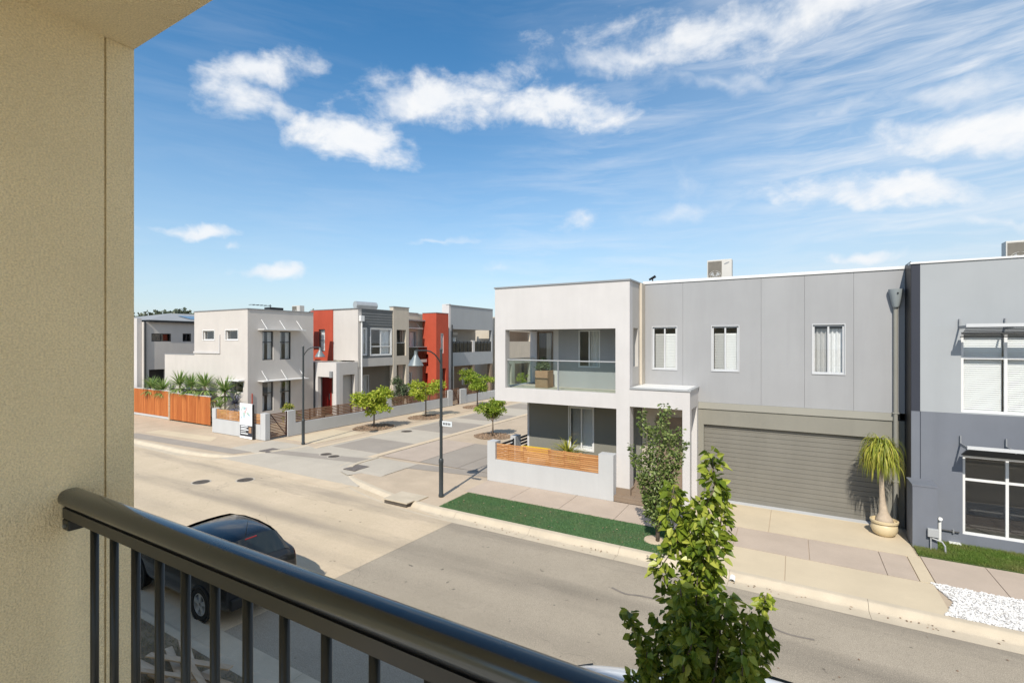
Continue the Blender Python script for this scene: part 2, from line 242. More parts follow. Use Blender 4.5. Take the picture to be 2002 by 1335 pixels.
MT = dict(
    concrete_road=road_mat('concrete_road', (.525, .43, .305), (.60, .49, .355), (.27, .23, .185), .40),
    asphalt=road_mat('asphalt', (.335, .29, .226), (.39, .338, .266), (.18, .158, .128), .55),
    kerb=mat('kerb_concrete', (.53, .455, .345), .9, .12, 2.5, .3, 80, speck=.16, dirt=.3),
    cream=mat('cream_concrete', (.56, .47, .335), .9, .08, 1.2, .25, 90, speck=.12, dirt=.16),
    path=mat('footpath_aggregate', (.47, .385, .31), .9, .08, 1.4, .4, 120, speck=.22, dirt=.2),
    pave_tan=mat('tan_paving', (.49, .395, .29), .9, .12, 1.1, .3, 90, speck=.16, dirt=.25),
    pave_grey=mat('grey_paving', (.33, .29, .245), .9, .1, 1.0, .3, 90, speck=.18, dirt=.2),
    pave_light=mat('light_paving', (.47, .42, .345), .9, .08, 1.0, .3, 90, speck=.2, dirt=.2),
    orange_band=mat('orange_band', (.58, .47, .335), .9, .12, 1.3, .25, 90, speck=.12, dirt=.15),
    soil=mat('soil', (.19, .14, .095), .95, .3, 5, .6, 40),
    ground=mat('ground_earth', (.28, .25, .17), .95, .2, .2, .2, 20),
    white_render=mat('white_render', (.55, .528, .515), .85, .04, 1.2, .2, 140, streak=.07, dirt=.05),
    white_wall=mat('white_wall_paint', (.47, .475, .475), .8, .03, 1.5, .15, 120, streak=.06),
    grey_panel=mat('grey_panel_paint', (.32, .322, .328), .7, .04, .8, .1, 60, streak=.10),
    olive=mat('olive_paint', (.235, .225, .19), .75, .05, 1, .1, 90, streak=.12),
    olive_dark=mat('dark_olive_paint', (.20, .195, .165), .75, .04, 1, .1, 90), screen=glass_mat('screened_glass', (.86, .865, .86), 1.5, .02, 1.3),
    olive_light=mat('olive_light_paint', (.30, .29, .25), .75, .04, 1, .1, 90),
    blue_grey=mat('blue_grey_paint', (.155, .168, .195), .75, .06, .8, .15, 110, streak=.12),
    navy=mat('navy_paint', (.032, .036, .05), .7, .06, 1, .1, 90, streak=.1),
    pale_grey=mat('pale_grey_paint', (.335, .352, .365), .75, .03, .8, .1, 100, streak=.06),
    beige_stucco=mat('beige_stucco', (.90, .765, .49), .9, .07, 2.5, 1.0, 190, streak=.09, speck=.17, spsc=200, dirt=.10, trowel=.35),
    beige=mat('beige_render', (.51, .455, .375), .85, .05, 1, .15, 90, streak=.08),
    greige=mat('greige_render', (.53, .495, .46), .85, .04, 1, .12, 90, streak=.07),
    greige2=mat('stone_render', (.48, .455, .42), .85, .04, 1, .12, 90, streak=.07),
    red=mat('red_render', (.42, .07, .035), .75, .08, 1.2, .1, 90, streak=.12),
    red_door=mat('red_door', (.30, .02, .015), .4, .05, 1),
    clad=mat('charcoal_cladding', (.14, .145, .145), .6, .06, 2, streak=.08),
    white_metal=mat('white_metal', (.68, .68, .67), .4, .02, 2),
    grey_metal=mat('grey_metal', (.36, .37, .375), .4, .04, 2, spec=.5),
    cap=mat('parapet_cap', (.24, .25, .26), .45, .05, 2, spec=.5),
    dark_frame=mat('dark_frame', (.03, .032, .034), .4, .05, 2, spec=.5),
    rail_paint=mat('rail_paint', (.019, .021, .019), .32, .06, 1.5, spec=.35, coat=.05, bump=.02, bsc=30), rail_top=mat('handrail_paint', (.075, .085, .088), .24, .1, 1.5, metal=.8, coat=.35, rvar=.05),
    lamp_paint=mat('lamp_paint', (.035, .042, .045), .4, .08, 3, spec=.5),
    galv=mat('galvanised', (.18, .205, .21), .4, .12, 6, metal=.2, spec=.5),
    door_metal=mat('garage_door_paint', (.185, .175, .15), .5, .05, 1.5, spec=.45, streak=.10),
    pipe=mat('downpipe_paint', (.26, .255, .225), .5, .05, 2),
    rain_head=mat('rain_head', (.27, .30, .31), .5, .05, 2),
    brown_tile=mat('brown_tile', (.245, .185, .135), .6, .1, 3, .1, 60, speck=.1),
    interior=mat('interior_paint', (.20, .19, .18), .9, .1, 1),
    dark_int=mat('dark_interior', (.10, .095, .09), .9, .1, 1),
    silver=mat('silver_frame', (.52, .53, .54), .4, .03, 3), blind=mat('blind', (.76, .76, .75), .6, .02, 2),
    curtain=mat('curtain', (.72, .72, .72), .9, .05, 6),
    slat=wood_mat('merbau_slat', (.33, .135, .045), (.58, .31, .13), 'X'),
    slat_y=wood_mat('brown_slat', (.13, .065, .038), (.30, .17, .10), 'Y'),
    fence=wood_mat('orange_board', (.30, .075, .016), (.52, .18, .05), 'Z'),
    black_metal=mat('black_metal', (.018, .018, .02), .45, .1, 3),
    dark_red_metal=mat('gate_frame', (.05, .022, .018), .5, .1, 3),
    iron=mat('cast_iron', (.085, .072, .06), .7, .2, 8, .6, 60),
    grate=mat('grate_steel', (.19, .165, .15), .6, .15, 8),
    turf=mat('turf_backing', (.05, .115, .05), .95, .15, 3), lawn=mat('lawn_soil', (.06, .09, .025), .95, .2, 4),
    rough=mat('rough_grass_soil', (.24, .19, .13), .95, .35, 2.5, .6, 30),
    turf_leaf=leaf_mat('turf_blade', (.06, .14, .045), (.095, .19, .065), (.15, .24, .10), .2, .6, (.15, .19, .09)),
    lawn_leaf=leaf_mat('lawn_blade', (.08, .15, .02), (.12, .21, .03), (.22, .29, .06), .3, .6, (.26, .25, .09)),
    rough_leaf=leaf_mat('dry_blade', (.15, .15, .07), (.22, .20, .10), (.36, .30, .17), .2, .7, (.30, .23, .15)),
    gravel=mat('white_pebble', (.62, .61, .59), .8, .1, 30), gravel_bed=mat('gravel_bed', (.46, .44, .42), .95, .2, 30),
    mulch=leaf_mat('bark_chip', (.14, .085, .05), (.26, .17, .11), (.40, .29, .20), 0, .9),
    bark=mat('bark', (.16, .125, .095), .9, .2, 12, .8, 50), pale_bark=mat('pale_bark', (.44, .36, .27), .9, .15, 10, .6, 40),
    pear=leaf_mat('pear_leaf', (.07, .12, .012), (.21, .28, .03), (.47, .50, .09), .34, .32),
    pear2=leaf_mat('dark_pear_leaf', (.06, .10, .025), (.15, .21, .055), (.33, .38, .14), .34, .36),
    lime=leaf_mat('lime_leaf', (.18, .27, .02), (.36, .44, .045), (.60, .60, .10), .42),
    lime2=leaf_mat('light_green_leaf', (.12, .21, .02), (.25, .35, .04), (.44, .50, .08), .42),
    yucca=leaf_mat('yucca_leaf', (.10, .19, .04), (.20, .31, .08), (.42, .48, .20), .35, .45),
    agave=leaf_mat('blue_agave_leaf', (.10, .10, .13), (.15, .15, .19), (.20, .20, .25), .1, .5),
    palm=leaf_mat('palm_strap', (.15, .20, .02), (.33, .36, .05), (.60, .52, .12), .35, .45),
    shrub=leaf_mat('shrub_leaf', (.05, .08, .035), (.09, .13, .06), (.17, .20, .11), .2),
    rust=leaf_mat('rusty_leaf', (.25, .12, .03), (.32, .17, .05), (.40, .26, .08), .3),
    forest=leaf_mat('far_leaf', (.06, .08, .05), (.09, .11, .07), (.14, .15, .10), .1),
    pot=mat('glazed_pot', (.62, .51, .32), .35, .08, 4, spec=.5), planter=mat('terracotta_planter', (.33, .20, .12), .8, .1, 4),
    yellow=mat('yellow_plastic', (.80, .52, .02), .5, .04, 2),
    ac=mat('ac_casing', (.54, .52, .48), .5, .03, 3), ac_grille=mat('ac_grille', (.16, .145, .12), .6, .1, 8),
    glass=glass_mat('window_glass', (.97, .98, .98), 1.5, .02, 1.3), clear=glass_mat('balustrade_glass', (.90, .955, .945), 1.5, .01, 1.6), smoke=glass_mat('smoked_glass', (.25, .25, .25), 1.5, .02, 1.4),
    car_black=mat('black_car_paint', (.010, .011, .013), .2, .02, 1, spec=.45, coat=.45), car_white=mat('silver_white_paint', (.66, .69, .72), .25, .02, 1, spec=.5, coat=1.0),
    car_glass=mat('car_glass', (.012, .018, .02), .06, .02, 1, spec=.7), tyre=mat('tyre', (.015, .015, .015), .85, .1, 10), rim=mat('alloy_rim', (.55, .56, .57), .3, .03, 2, metal=.7),
    tail=mat('tail_lamp', (.40, .01, .012), .15, .05, 2, coat=.8), trim=mat('black_trim', (.02, .02, .02), .6, .1, 3),
    timber=wood_mat('raw_timber', (.40, .29, .19), (.62, .50, .37), 'X'), tarp=mat('green_tarp', (.03, .13, .06), .7, .2, 8, .4, 20),
    pvc=mat('white_pvc', (.74, .74, .72), .5, .03, 3), copper=mat('copper_pipe', (.50, .33, .18), .45, .1, 4),
    tank=mat('tank_steel', (.55, .55, .54), .3, .05, 3, metal=.6), solar=mat('solar_glass', (.03, .04, .06), .15, .05, 2, coat=.5), roof_metal=mat('roof_metal', (.33, .33, .32), .55, .05, 1, metal=.2),
    sign=mat('sign_plate', (.62, .66, .68), .5, .03, 3), ink=mat('sign_ink', (.03, .03, .035), .6, .05, 3), board=mat('board_white', (.74, .77, .80), .5, .05, 5),
)

# ------------------------------------------------------------------ mesh helpers
ORG = {}
def org(o): return ORG.get(o.name, (0, 0, 0)) if o else (0, 0, 0)
class MB:
    def __init__(s): s.v = []; s.f = []
    def add(s, vs, fs):
        n = len(s.v); s.v += [tuple(p) for p in vs]; s.f += [tuple(i + n for i in f) for f in fs]; return s
    def box(s, x0, x1, y0, y1, z0, z1):
        return s.add([(x0, y0, z0), (x1, y0, z0), (x1, y1, z0), (x0, y1, z0), (x0, y0, z1), (x1, y0, z1), (x1, y1, z1), (x0, y1, z1)],
                     [(0, 3, 2, 1), (4, 5, 6, 7), (0, 1, 5, 4), (1, 2, 6, 5), (2, 3, 7, 6), (3, 0, 4, 7)])
    def pbox(s, P, u0, u1, d0, d1, z0, z1):
        c = [P(u, d, z) for z in (z0, z1) for u, d in ((u0, d0), (u1, d0), (u1, d1), (u0, d1))]
        return s.add(c, [(0, 3, 2, 1), (4, 5, 6, 7), (0, 1, 5, 4), (1, 2, 6, 5), (2, 3, 7, 6), (3, 0, 4, 7)])
    def tube(s, pts, r, n=8, caps=True):
        pts = [Vector(p) for p in pts]; rs = r if isinstance(r, (list, tuple)) else [r] * len(pts)
        rings = []; ref = None
        for i, p in enumerate(pts):
            t = (pts[min(i + 1, len(pts) - 1)] - pts[max(i - 1, 0)]).normalized()
            if ref is None: ref = Vector((0, 0, 1)) if abs(t.z) < .9 else Vector((1, 0, 0))
            a = t.cross(ref).normalized(); b = t.cross(a).normalized(); ref = -b if False else ref
            rings.append([p + rs[i] * (math.cos(2 * math.pi * k / n) * a + math.sin(2 * math.pi * k / n) * b) for k in range(n)])
        vs = [q for rg in rings for q in rg]; fs = []
        for i in range(len(pts) - 1):
            for k in range(n): fs.append((i * n + k, i * n + (k + 1) % n, (i + 1) * n + (k + 1) % n, (i + 1) * n + k))
        if caps: fs += [tuple(range(n))[::-1], tuple(range((len(pts) - 1) * n, len(pts) * n))]
        return s.add(vs, fs)
    def lathe(s, c, prof, n=16, caps=True):
        vs = [(c[0] + r * math.cos(2 * math.pi * k / n), c[1] + r * math.sin(2 * math.pi * k / n), c[2] + z) for r, z in prof for k in range(n)]
        fs = [(i * n + k, i * n + (k + 1) % n, (i + 1) * n + (k + 1) % n, (i + 1) * n + k) for i in range(len(prof) - 1) for k in range(n)]
        if caps: fs += [tuple(range(n))[::-1], tuple(range((len(prof) - 1) * n, len(prof) * n))]
        return s.add(vs, fs)
    def poly(s, pts, z0, z1):
        n = len(pts); vs = [(x, y, z0) for x, y in pts] + [(x, y, z1) for x, y in pts]
        return s.add(vs, [tuple(range(n))[::-1], tuple(range(n, 2 * n))] + [(i, (i + 1) % n, n + (i + 1) % n, n + i) for i in range(n)])
    def build(s, name, m, parent=None, smooth=False, kind=None, fix=True, bevel=0.0):
        o0 = org(parent); me = bpy.data.meshes.new(name)
        me.from_pydata([(x - o0[0], y - o0[1], z - o0[2]) for x, y, z in s.v], [], s.f)
        if fix and len(s.f) < 20000:
            bm = bmesh.new(); bm.from_mesh(me); bmesh.ops.recalc_face_normals(bm, faces=bm.faces)
            if bevel: bmesh.ops.bevel(bm, geom=[e for e in bm.edges], offset=bevel, segments=2, affect='EDGES', profile=.6, clamp_overlap=True)
            bm.to_mesh(me); bm.free()
        me.materials.append(MT[m] if isinstance(m, str) else m)
        if smooth:
            for p in me.polygons: p.use_smooth = True
            if smooth != 'all': me.set_sharp_from_angle(angle=R(40))
        o = bpy.data.objects.new(name, me); COL.objects.link(o)
        if parent: o.parent = parent
        ORG[o.name] = o0
        if kind: o['kind'] = kind
        return o
def tag(o, label, cat, group=None, kind=None):
    o['label'] = label; o['category'] = cat
    if group: o['group'] = group
    if kind: o['kind'] = kind
    return o
def thing(name, loc, label, cat, group=None):
    o = bpy.data.objects.new(name, None); o.empty_display_size = .2; COL.objects.link(o); o.location = loc; ORG[o.name] = tuple(loc)
    return tag(o, label, cat, group)
def struct(name, mb, m, **k):
    return mb.build(name, m, kind='structure', **k)
def piece(src, name, parent, loc):
    """another piece sharing src's mesh; loc in world"""
    o = bpy.data.objects.new(name, src.data if hasattr(src, 'data') else src); COL.objects.link(o); o.parent = parent
    p = org(parent); o.location = (loc[0] - p[0], loc[1] - p[1], loc[2] - p[2]); ORG[o.name] = p; return o
def copy_tree(root, loc, rz, label, group=None):
    r = root.copy(); COL.objects.link(r); r.location = loc; r.rotation_euler = (0, 0, rz); r['label'] = label
    if group: r['group'] = group
    for ch in root.children:
        c = ch.copy(); COL.objects.link(c); c.parent = r
        for gch in ch.children:
            d = gch.copy(); COL.objects.link(d); d.parent = c
    return r
def unit(name, m, x, y, z, bevel=0.0):
    """a mesh for loops of alike pieces: box centred on the origin"""
    b = MB().box(-x / 2, x / 2, -y / 2, y / 2, -z / 2, z / 2)
    me = bpy.data.meshes.new(name); me.from_pydata(b.v, [], b.f)
    if bevel:
        bm = bmesh.new(); bm.from_mesh(me); bmesh.ops.bevel(bm, geom=list(bm.edges), offset=bevel, segments=1, affect='EDGES'); bm.to_mesh(me); bm.free()
    me.materials.append(MT[m]); return me
def fY(Y0): return lambda u, d, z: (u, Y0 + d, z)          # face looking at the street (-Y)
def fX(X0): return lambda u, d, z: (X0 - d, u, z)          # face looking along the street (+X)
def wallgrid(P, u0, u1, z0, z1, th, holes=(), mb=None):
    """a wall with real openings"""
    mb = mb or MB(); us = sorted({u0, u1, *[min(max(h[i], u0), u1) for h in holes for i in (0, 1)]}); zs = sorted({z0, z1, *[min(max(h[i], z0), z1) for h in holes for i in (2, 3)]})
    S = [[not any(h[0] < (us[i] + us[i + 1]) / 2 < h[1] and h[2] < (zs[j] + zs[j + 1]) / 2 < h[3] for h in holes) for j in range(len(zs) - 1)] for i in range(len(us) - 1)]
    ok = lambda i, j: 0 <= i < len(us) - 1 and 0 <= j < len(zs) - 1 and S[i][j]
    idx = {}
    def vtx(i, j, k):
        if (i, j, k) not in idx: idx[i, j, k] = len(mb.v); mb.v.append(P(us[i], th * k, zs[j]))
        return idx[i, j, k]
    for i in range(len(us) - 1):
        for j in range(len(zs) - 1):
            if not S[i][j]: continue
            mb.f.append((vtx(i, j, 0), vtx(i + 1, j, 0), vtx(i + 1, j + 1, 0), vtx(i, j + 1, 0)))
            mb.f.append((vtx(i, j, 1), vtx(i, j + 1, 1), vtx(i + 1, j + 1, 1), vtx(i + 1, j, 1)))
            if not ok(i - 1, j): mb.f.append((vtx(i, j, 0), vtx(i, j + 1, 0), vtx(i, j + 1, 1), vtx(i, j, 1)))
            if not ok(i + 1, j): mb.f.append((vtx(i + 1, j, 0), vtx(i + 1, j, 1), vtx(i + 1, j + 1, 1), vtx(i + 1, j + 1, 0)))
            if not ok(i, j - 1): mb.f.append((vtx(i, j, 0), vtx(i, j, 1), vtx(i + 1, j, 1), vtx(i + 1, j, 0)))
            if not ok(i, j + 1): mb.f.append((vtx(i, j + 1, 0), vtx(i + 1, j + 1, 0), vtx(i + 1, j + 1, 1), vtx(i, j + 1, 1)))
    return mb
def curtain_mesh(P, u0, u1, d, z0, z1, waves=6, amp=.03, swag=0.0):
    n = max(8, waves * 6); vs = []; fs = []
    for i in range(n + 1):
        t = i / n; u = u0 + (u1 - u0) * t; dd = d + amp * math.sin(t * waves * 2 * math.pi)
        zt = z1 - swag * (1 - abs(2 * t - 1)) * (.7 + .3 * math.sin(t * 23)); vs += [P(u, dd, z0), P(u, dd, zt)]
    for i in range(n): fs.append((2 * i, 2 * i + 2, 2 * i + 3, 2 * i + 1))
    return MB().add(vs, fs)
def window(root, P, u0, u1, z0, z1, rec=.06, fw=.045, mull=(.5,), trans=(), fm='white_metal', style='dark', depth=1.2, proud=None, pane='glass', bz=(0, 1), bl=None, screen=False):
    f = MB(); d0, d1 = rec, rec + .06
    f.pbox(P, u0, u1, d0, d1, z0, z0 + fw).pbox(P, u0, u1, d0, d1, z1 - fw, z1)
    f.pbox(P, u0, u0 + fw, d0, d1, z0 + fw, z1 - fw).pbox(P, u1 - fw, u1, d0, d1, z0 + fw, z1 - fw)
    um = [u0 + (u1 - u0) * m for m in mull]; zm = [z0 + (z1 - z0) * t for t in trans]
    for u in um: f.pbox(P, u - fw / 2, u + fw / 2, d0 + .004, d1 - .004, z0 + fw, z1 - fw)
    ub = [u0 + fw / 2] + um + [u1 - fw / 2]; zb = [z0 + fw / 2] + zm + [z1 - fw / 2]
    for z in zm:
        for a, b in zip(ub[:-1], ub[1:]): f.pbox(P, a + fw / 2, b - fw / 2, d0 + .008, d1 - .008, z - fw / 2, z + fw / 2)
    if proud:  # architrave around the opening
        q = proud; e = -.022
        f.pbox(P, u0 - q, u1 + q, e, rec, z0 - q, z0 - .001).pbox(P, u0 - q, u1 + q, e, rec, z1 + .001, z1 + q).pbox(P, u0 - q, u0 - .001, e, rec, z0 - .001, z1 + .001).pbox(P, u1 + .001, u1 + q, e, rec, z0 - .001, z1 + .001)
    w = f.build('window', fm, root)
    for a, b in zip(ub[:-1], ub[1:]):
        for c, d in zip(zb[:-1], zb[1:]):
            MB().pbox(P, a + fw / 2 - .004, b - fw / 2 + .004, rec + .026, rec + .032, c + fw / 2 - .004, d - fw / 2 + .004).build('pane', 'screen' if screen and a == ub[0] else pane, w)
    rm = MB(); i0, i1, j0, j1 = u0 - .05, u1 + .05, z0 - .05, z1 + .05
    dd = max(.26, rec + .2)
    vs = [P(i0, dd, j0), P(i1, dd, j0), P(i1, dd, j1), P(i0, dd, j1), P(i0 - .3, dd + depth, j0 - .2), P(i1 + .3, dd + depth, j0 - .2), P(i1 + .3, dd + depth, j1 + .2), P(i0 - .3, dd + depth, j1 + .2)]
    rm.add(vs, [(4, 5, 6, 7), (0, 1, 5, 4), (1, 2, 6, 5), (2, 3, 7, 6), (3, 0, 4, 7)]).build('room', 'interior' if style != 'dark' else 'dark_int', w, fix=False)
    if style == 'blind':
        for a, b in (bl or [(u0 + fw, u1 - fw)]):
            za, zt = z0 + (z1 - z0) * bz[0] + .03, z0 + (z1 - z0) * bz[1] - .03; n = max(4, int((zt - za) / .05)); sm = None
            for i in range(n):
                z = za + (zt - za) * (i + .5) / n
                if sm is None:
                    q = MB(); L_ = b - a - .02; t = .028
                    q.add([P(-L_ / 2, -.012, -t), P(L_ / 2, -.012, -t), P(L_ / 2, .012, t), P(-L_ / 2, .012, t)], [(0, 1, 2, 3)])
                    o0 = P(0, 0, 0); me = bpy.data.meshes.new('blind_slat'); me.from_pydata([(v[0] - o0[0], v[1] - o0[1], v[2] - o0[2]) for v in q.v], [], q.f); me.materials.append(MT['blind']); sm = me
                piece(sm, 'blind_slat', w, P((a + b) / 2, rec + .13, z))
    if style == 'curtain':
        for a, b in (bl or [(u0, u1)]): curtain_mesh(P, a, b, rec + .16, z0 + (z1 - z0) * bz[0], z0 + (z1 - z0) * bz[1], max(3, int((b - a) / .13))).build('curtain', 'curtain', w, smooth='all', fix=False)
    return w

# ------------------------------------------------------------------ foliage helpers
def rand_unit(n):
    v = RNG.normal(size=(n, 3)); return v / np.linalg.norm(v, axis=1, keepdims=True)
def leaf_mesh(name, P, D, Nn, Ln, W, m, parent, fold=.18, fine=False, kind='stuff'):
    """leaves: base point P, direction D, normal hint Nn, length Ln, width W"""
    P = np.asarray(P, float); n = len(P); D = D / np.linalg.norm(D, axis=1, keepdims=True)
    S = np.cross(D, Nn); S /= np.linalg.norm(S, axis=1, keepdims=True) + 1e-9; U = np.cross(S, D)
    Ln = np.broadcast_to(np.asarray(Ln, float), (n,))[:, None]; W = np.broadcast_to(np.asarray(W, float), (n,))[:, None]
    up = U * W * fold
    if fine:
        k = 6; bend = -U * Ln * .16
        V = np.stack([P, P + D * Ln * .36 + S * W * .5 + up, P + D * Ln * .76 + S * W * .3 + up * .6 + bend * .5, P + D * Ln + bend, P + D * Ln * .76 - S * W * .3 + up * .6 + bend * .5, P + D * Ln * .36 - S * W * .5 + up], 1)
        F = np.array([[0, 1, 2, 3], [0, 3, 4, 5]])
    else:
        k = 4; V = np.stack([P, P + D * Ln * .5 + S * W * .5 + up, P + D * Ln, P + D * Ln * .5 - S * W * .5 + up], 1); F = np.array([[0, 1, 2], [0, 2, 3]])
    o0 = np.array(org(parent)); V = V.reshape(-1, 3) - o0
    Fa = (F[None] + (np.arange(n) * k)[:, None, None]).reshape(-1, F.shape[1])
    me = bpy.data.meshes.new(name); me.from_pydata(V.tolist(), [], Fa.tolist()); me.materials.append(MT[m])
    o = bpy.data.objects.new(name, me); COL.objects.link(o)
    if parent: o.parent = parent
    ORG[o.name] = tuple(o0)
    if kind: o['kind'] = kind
    return o
def straps(name, c, n, length, width, m, parent, droop=1.0, up=.6, seg=5, spread=1.0, lvar=.3, kind=None, tilt0=.1):
    """sword or strap leaves from one point, bending under their own weight"""
    mb = MB(); V = []; F = []; o0 = org(parent)
    for i in range(n):
        a = RNG.uniform(0, 2 * math.pi); e = RNG.uniform(tilt0, 1.0) ** .8 * spread; L_ = length * RNG.uniform(1 - lvar, 1 + lvar * .5)
        th = e * math.pi / 2; d = Vector((math.cos(a) * math.sin(th), math.sin(a) * math.sin(th), math.cos(th) * up + .02)).normalized()
        p = Vector(c) + Vector((math.cos(a), math.sin(a), 0)) * .02; s = Vector((-math.sin(a), math.cos(a), 0)); k0 = len(V)
        for j in range(seg + 1):
            t = j / seg; w = width * (1 - t ** 2.2) * (.7 + .6 * min(t * 4, 1)) / 1.3 + .001
            V += [tuple(p - s * w / 2), tuple(p + s * w / 2)]
            d = (d + Vector((0, 0, -droop / seg * (.4 + .9 * t)))).normalized(); p = p + d * L_ / seg
        for j in range(seg): F.append((k0 + 2 * j, k0 + 2 * j + 1, k0 + 2 * j + 3, k0 + 2 * j + 2))
    return MB().add(V, F).build(name, m, parent, fix=False, kind=kind)
def crown(name, c, rad, n, size, m, parent, lumps=9, dens=.55, flat=.75):
    """leafy crown made of uneven clumps with gaps between them"""
    C = rand_unit(lumps) * RNG.uniform(.35, .92, (lumps, 1)); C[:, 2] = C[:, 2] * flat
    rr = RNG.uniform(.2, .46, lumps); w = rr ** 2 / np.sum(rr ** 2); ix = RNG.choice(lumps, n, p=w)
    d = rand_unit(n); d[:, 2] = np.where(d[:, 2] < -.3, -d[:, 2] * .6, d[:, 2])
    rad = np.array(rad); P = (C[ix] + d * (rr[ix] * RNG.uniform(dens, 1.08, n))[:, None]) * rad + np.array(c)
    D = d * .6 + rand_unit(n) * .8 + np.array([0, 0, -.25]); Nn = d + rand_unit(n) * .5
    return leaf_mesh(name, P, D, Nn, RNG.uniform(.7, 1.2, n) * size, RNG.uniform(.4, .6, n) * size, m, parent)
def limb(mb, p0, p1, r0, r1, wob=.06, seg=6):
    p0, p1 = Vector(p0), Vector(p1); L_ = (p1 - p0).length; pts = []
    for i in range(seg + 1):
        t = i / seg; p = p0.lerp(p1, t)
        if 0 < i < seg: p = p + Vector(RNG.normal(size=3)) * wob * L_ * .5
        pts.append(p)
    mb.tube(pts, [r0 + (r1 - r0) * i / seg for i in range(seg + 1)], 7); return pts
def blades(name, region, n, h, w, m, parent=None, z=0.0, lean=.5, hv=.5):
    """grass blades scattered inside a polygon region (x, y)"""
    xs = [p[0] for p in region]; ys = [p[1] for p in region]; X = RNG.uniform(min(xs), max(xs), n * 2); Y = RNG.uniform(min(ys), max(ys), n * 2)
    ins = np.zeros(len(X), bool); k = len(region)
    for i in range(k):
        (x0, y0), (x1, y1) = region[i], region[(i + 1) % k]
        if y0 != y1: ins ^= ((y0 > Y) != (y1 > Y)) & (X < (x1 - x0) * (Y - y0) / (y1 - y0) + x0)
    X, Y = X[ins][:n], Y[ins][:n]; n = len(X); X = X + RNG.normal(0, .012, n); Y = Y + RNG.normal(0, .012, n); a = RNG.uniform(0, 2 * math.pi, n); hh = h * RNG.uniform(1 - hv, 1 + hv, n)
    B = np.stack([X, Y, np.full(n, z)], 1); s = np.stack([np.cos(a), np.sin(a), np.zeros(n)], 1) * w / 2
    tip = B + np.stack([RNG.normal(0, lean, n) * hh, RNG.normal(0, lean, n) * hh, hh], 1)
    V = np.stack([B - s, B + s, tip], 1).reshape(-1, 3); F = np.arange(n * 3).reshape(-1, 3)
    me = bpy.data.meshes.new(name); me.from_pydata(V.tolist(), [], F.tolist()); me.materials.append(MT[m])
    o = bpy.data.objects.new(name, me); COL.objects.link(o); o['kind'] = 'stuff'
    if parent: o.parent = parent
    return o

# ================================================================== SETTING
RZ = -.10                                   # road surface; footpaths are at 0
struct('ground', MB().box(-900, 900, -300, 1500, -.6, -.17), 'ground')
struct('road', MB().poly([(-70, 4.79), (-8.52, 4.79), (-8.17, 10.84), (-13.0, 11.86), (-22.5, 11.86), (-23.5, 11.14), (-70, 11.14)], RZ - .06, RZ), 'concrete_road')
struct('road', MB().poly([(-8.517, 4.79), (30, 4.79), (30, 10.84), (-8.167, 10.84)], RZ - .06, RZ - .002), 'asphalt')
# lane mouth: a ramp up to the flush lane
mb = MB(); mb.add([(-22.5, 11.86, RZ), (-13, 11.86, RZ), (-13, 13.2, -.006), (-22.5, 13.2, -.006), (-22.5, 15, -.006), (-13, 15, -.006)], [(0, 1, 2, 3), (3, 2, 5, 4)])
ramp_o = struct('lane', mb, 'pave_light', fix=False)
lane = struct('lane', MB().box(-19.3, -15.35, 15, 75, -.15, -.006), 'pave_light')
def rz(y): return RZ if y < 11.86 else min(-.006, RZ + (y - 11.86) / 1.34 * .094)
def sheet(name, pts, m, parent, z=None, up=.005):
    return MB().add([(x, y, (rz(y) if z is None else z) + up) for x, y in pts], [tuple(range(len(pts)))]).build(name, m, parent, fix=False)
sheet('paving_band', [(-21.2, 11.36), (-13.4, 11.32), (-13.2, 11.8), (-21.0, 11.84)], 'orange_band', None, RZ)['kind'] = 'structure'
st = lambda x: 12.95 + .185 * (x + 20.2)
sheet('paving_panel', [(-20.3, st(-20.3) + .25), (-15.4, st(-15.4) + .1), (-15.4, st(-15.4) + .85), (-20.3, st(-20.3) + .8)], 'pave_grey', ramp_o, -.006)
for y0, y1 in ((15.55, 17.9), (20.8, 24.0), (25.3, 27.9), (31, 33.6), (36, 39), (42, 45)):
    MB().box(-18.72, -15.72, y0, y1, -.006, .000).build('paving_panel', 'pave_grey', lane)
for i in range(10):
    y0 = 14.9 + i * 3.2
    MB().box(-15.70, -15.36, y0, y0 + 3.185, -.006, .004).build('edge_band', 'orange_band', lane)
    MB().box(-19.25, -18.98, y0, y0 + 3.185, -.006, .004).build('edge_band', 'orange_band', lane)

def offset(path, d):
    out = []
    for i, p in enumerate(path):
        a, b = Vector(path[max(i - 1, 0)]), Vector(path[min(i + 1, len(path) - 1)]); t = (b - a).normalized(); out.append((p[0] - t.y * d, p[1] + t.x * d))
    return out
def smooth_path(pts, sub=4):
    out = []
    for i in range(len(pts) - 1):
        p0, p1, p2, p3 = [Vector(pts[min(max(j, 0), len(pts) - 1)]) for j in (i - 1, i, i + 1, i + 2)]
        for k in range(sub):
            t = k / sub; q = .5 * ((2 * p1) + (-p0 + p2) * t + (2 * p0 - 5 * p1 + 4 * p2 - p3) * t * t + (-p0 + 3 * p1 - 3 * p2 + p3) * t ** 3); out.append((q.x, q.y))
    return out + [tuple(pts[-1])]
KPROF = [(0, -.16), (0, -.100), (.05, -.098), (.30, -.118), (.345, -.112), (.40, -.06), (.445, -.015), (.475, -.002), (.50, 0), (.60, .001), (.60, -.16)]
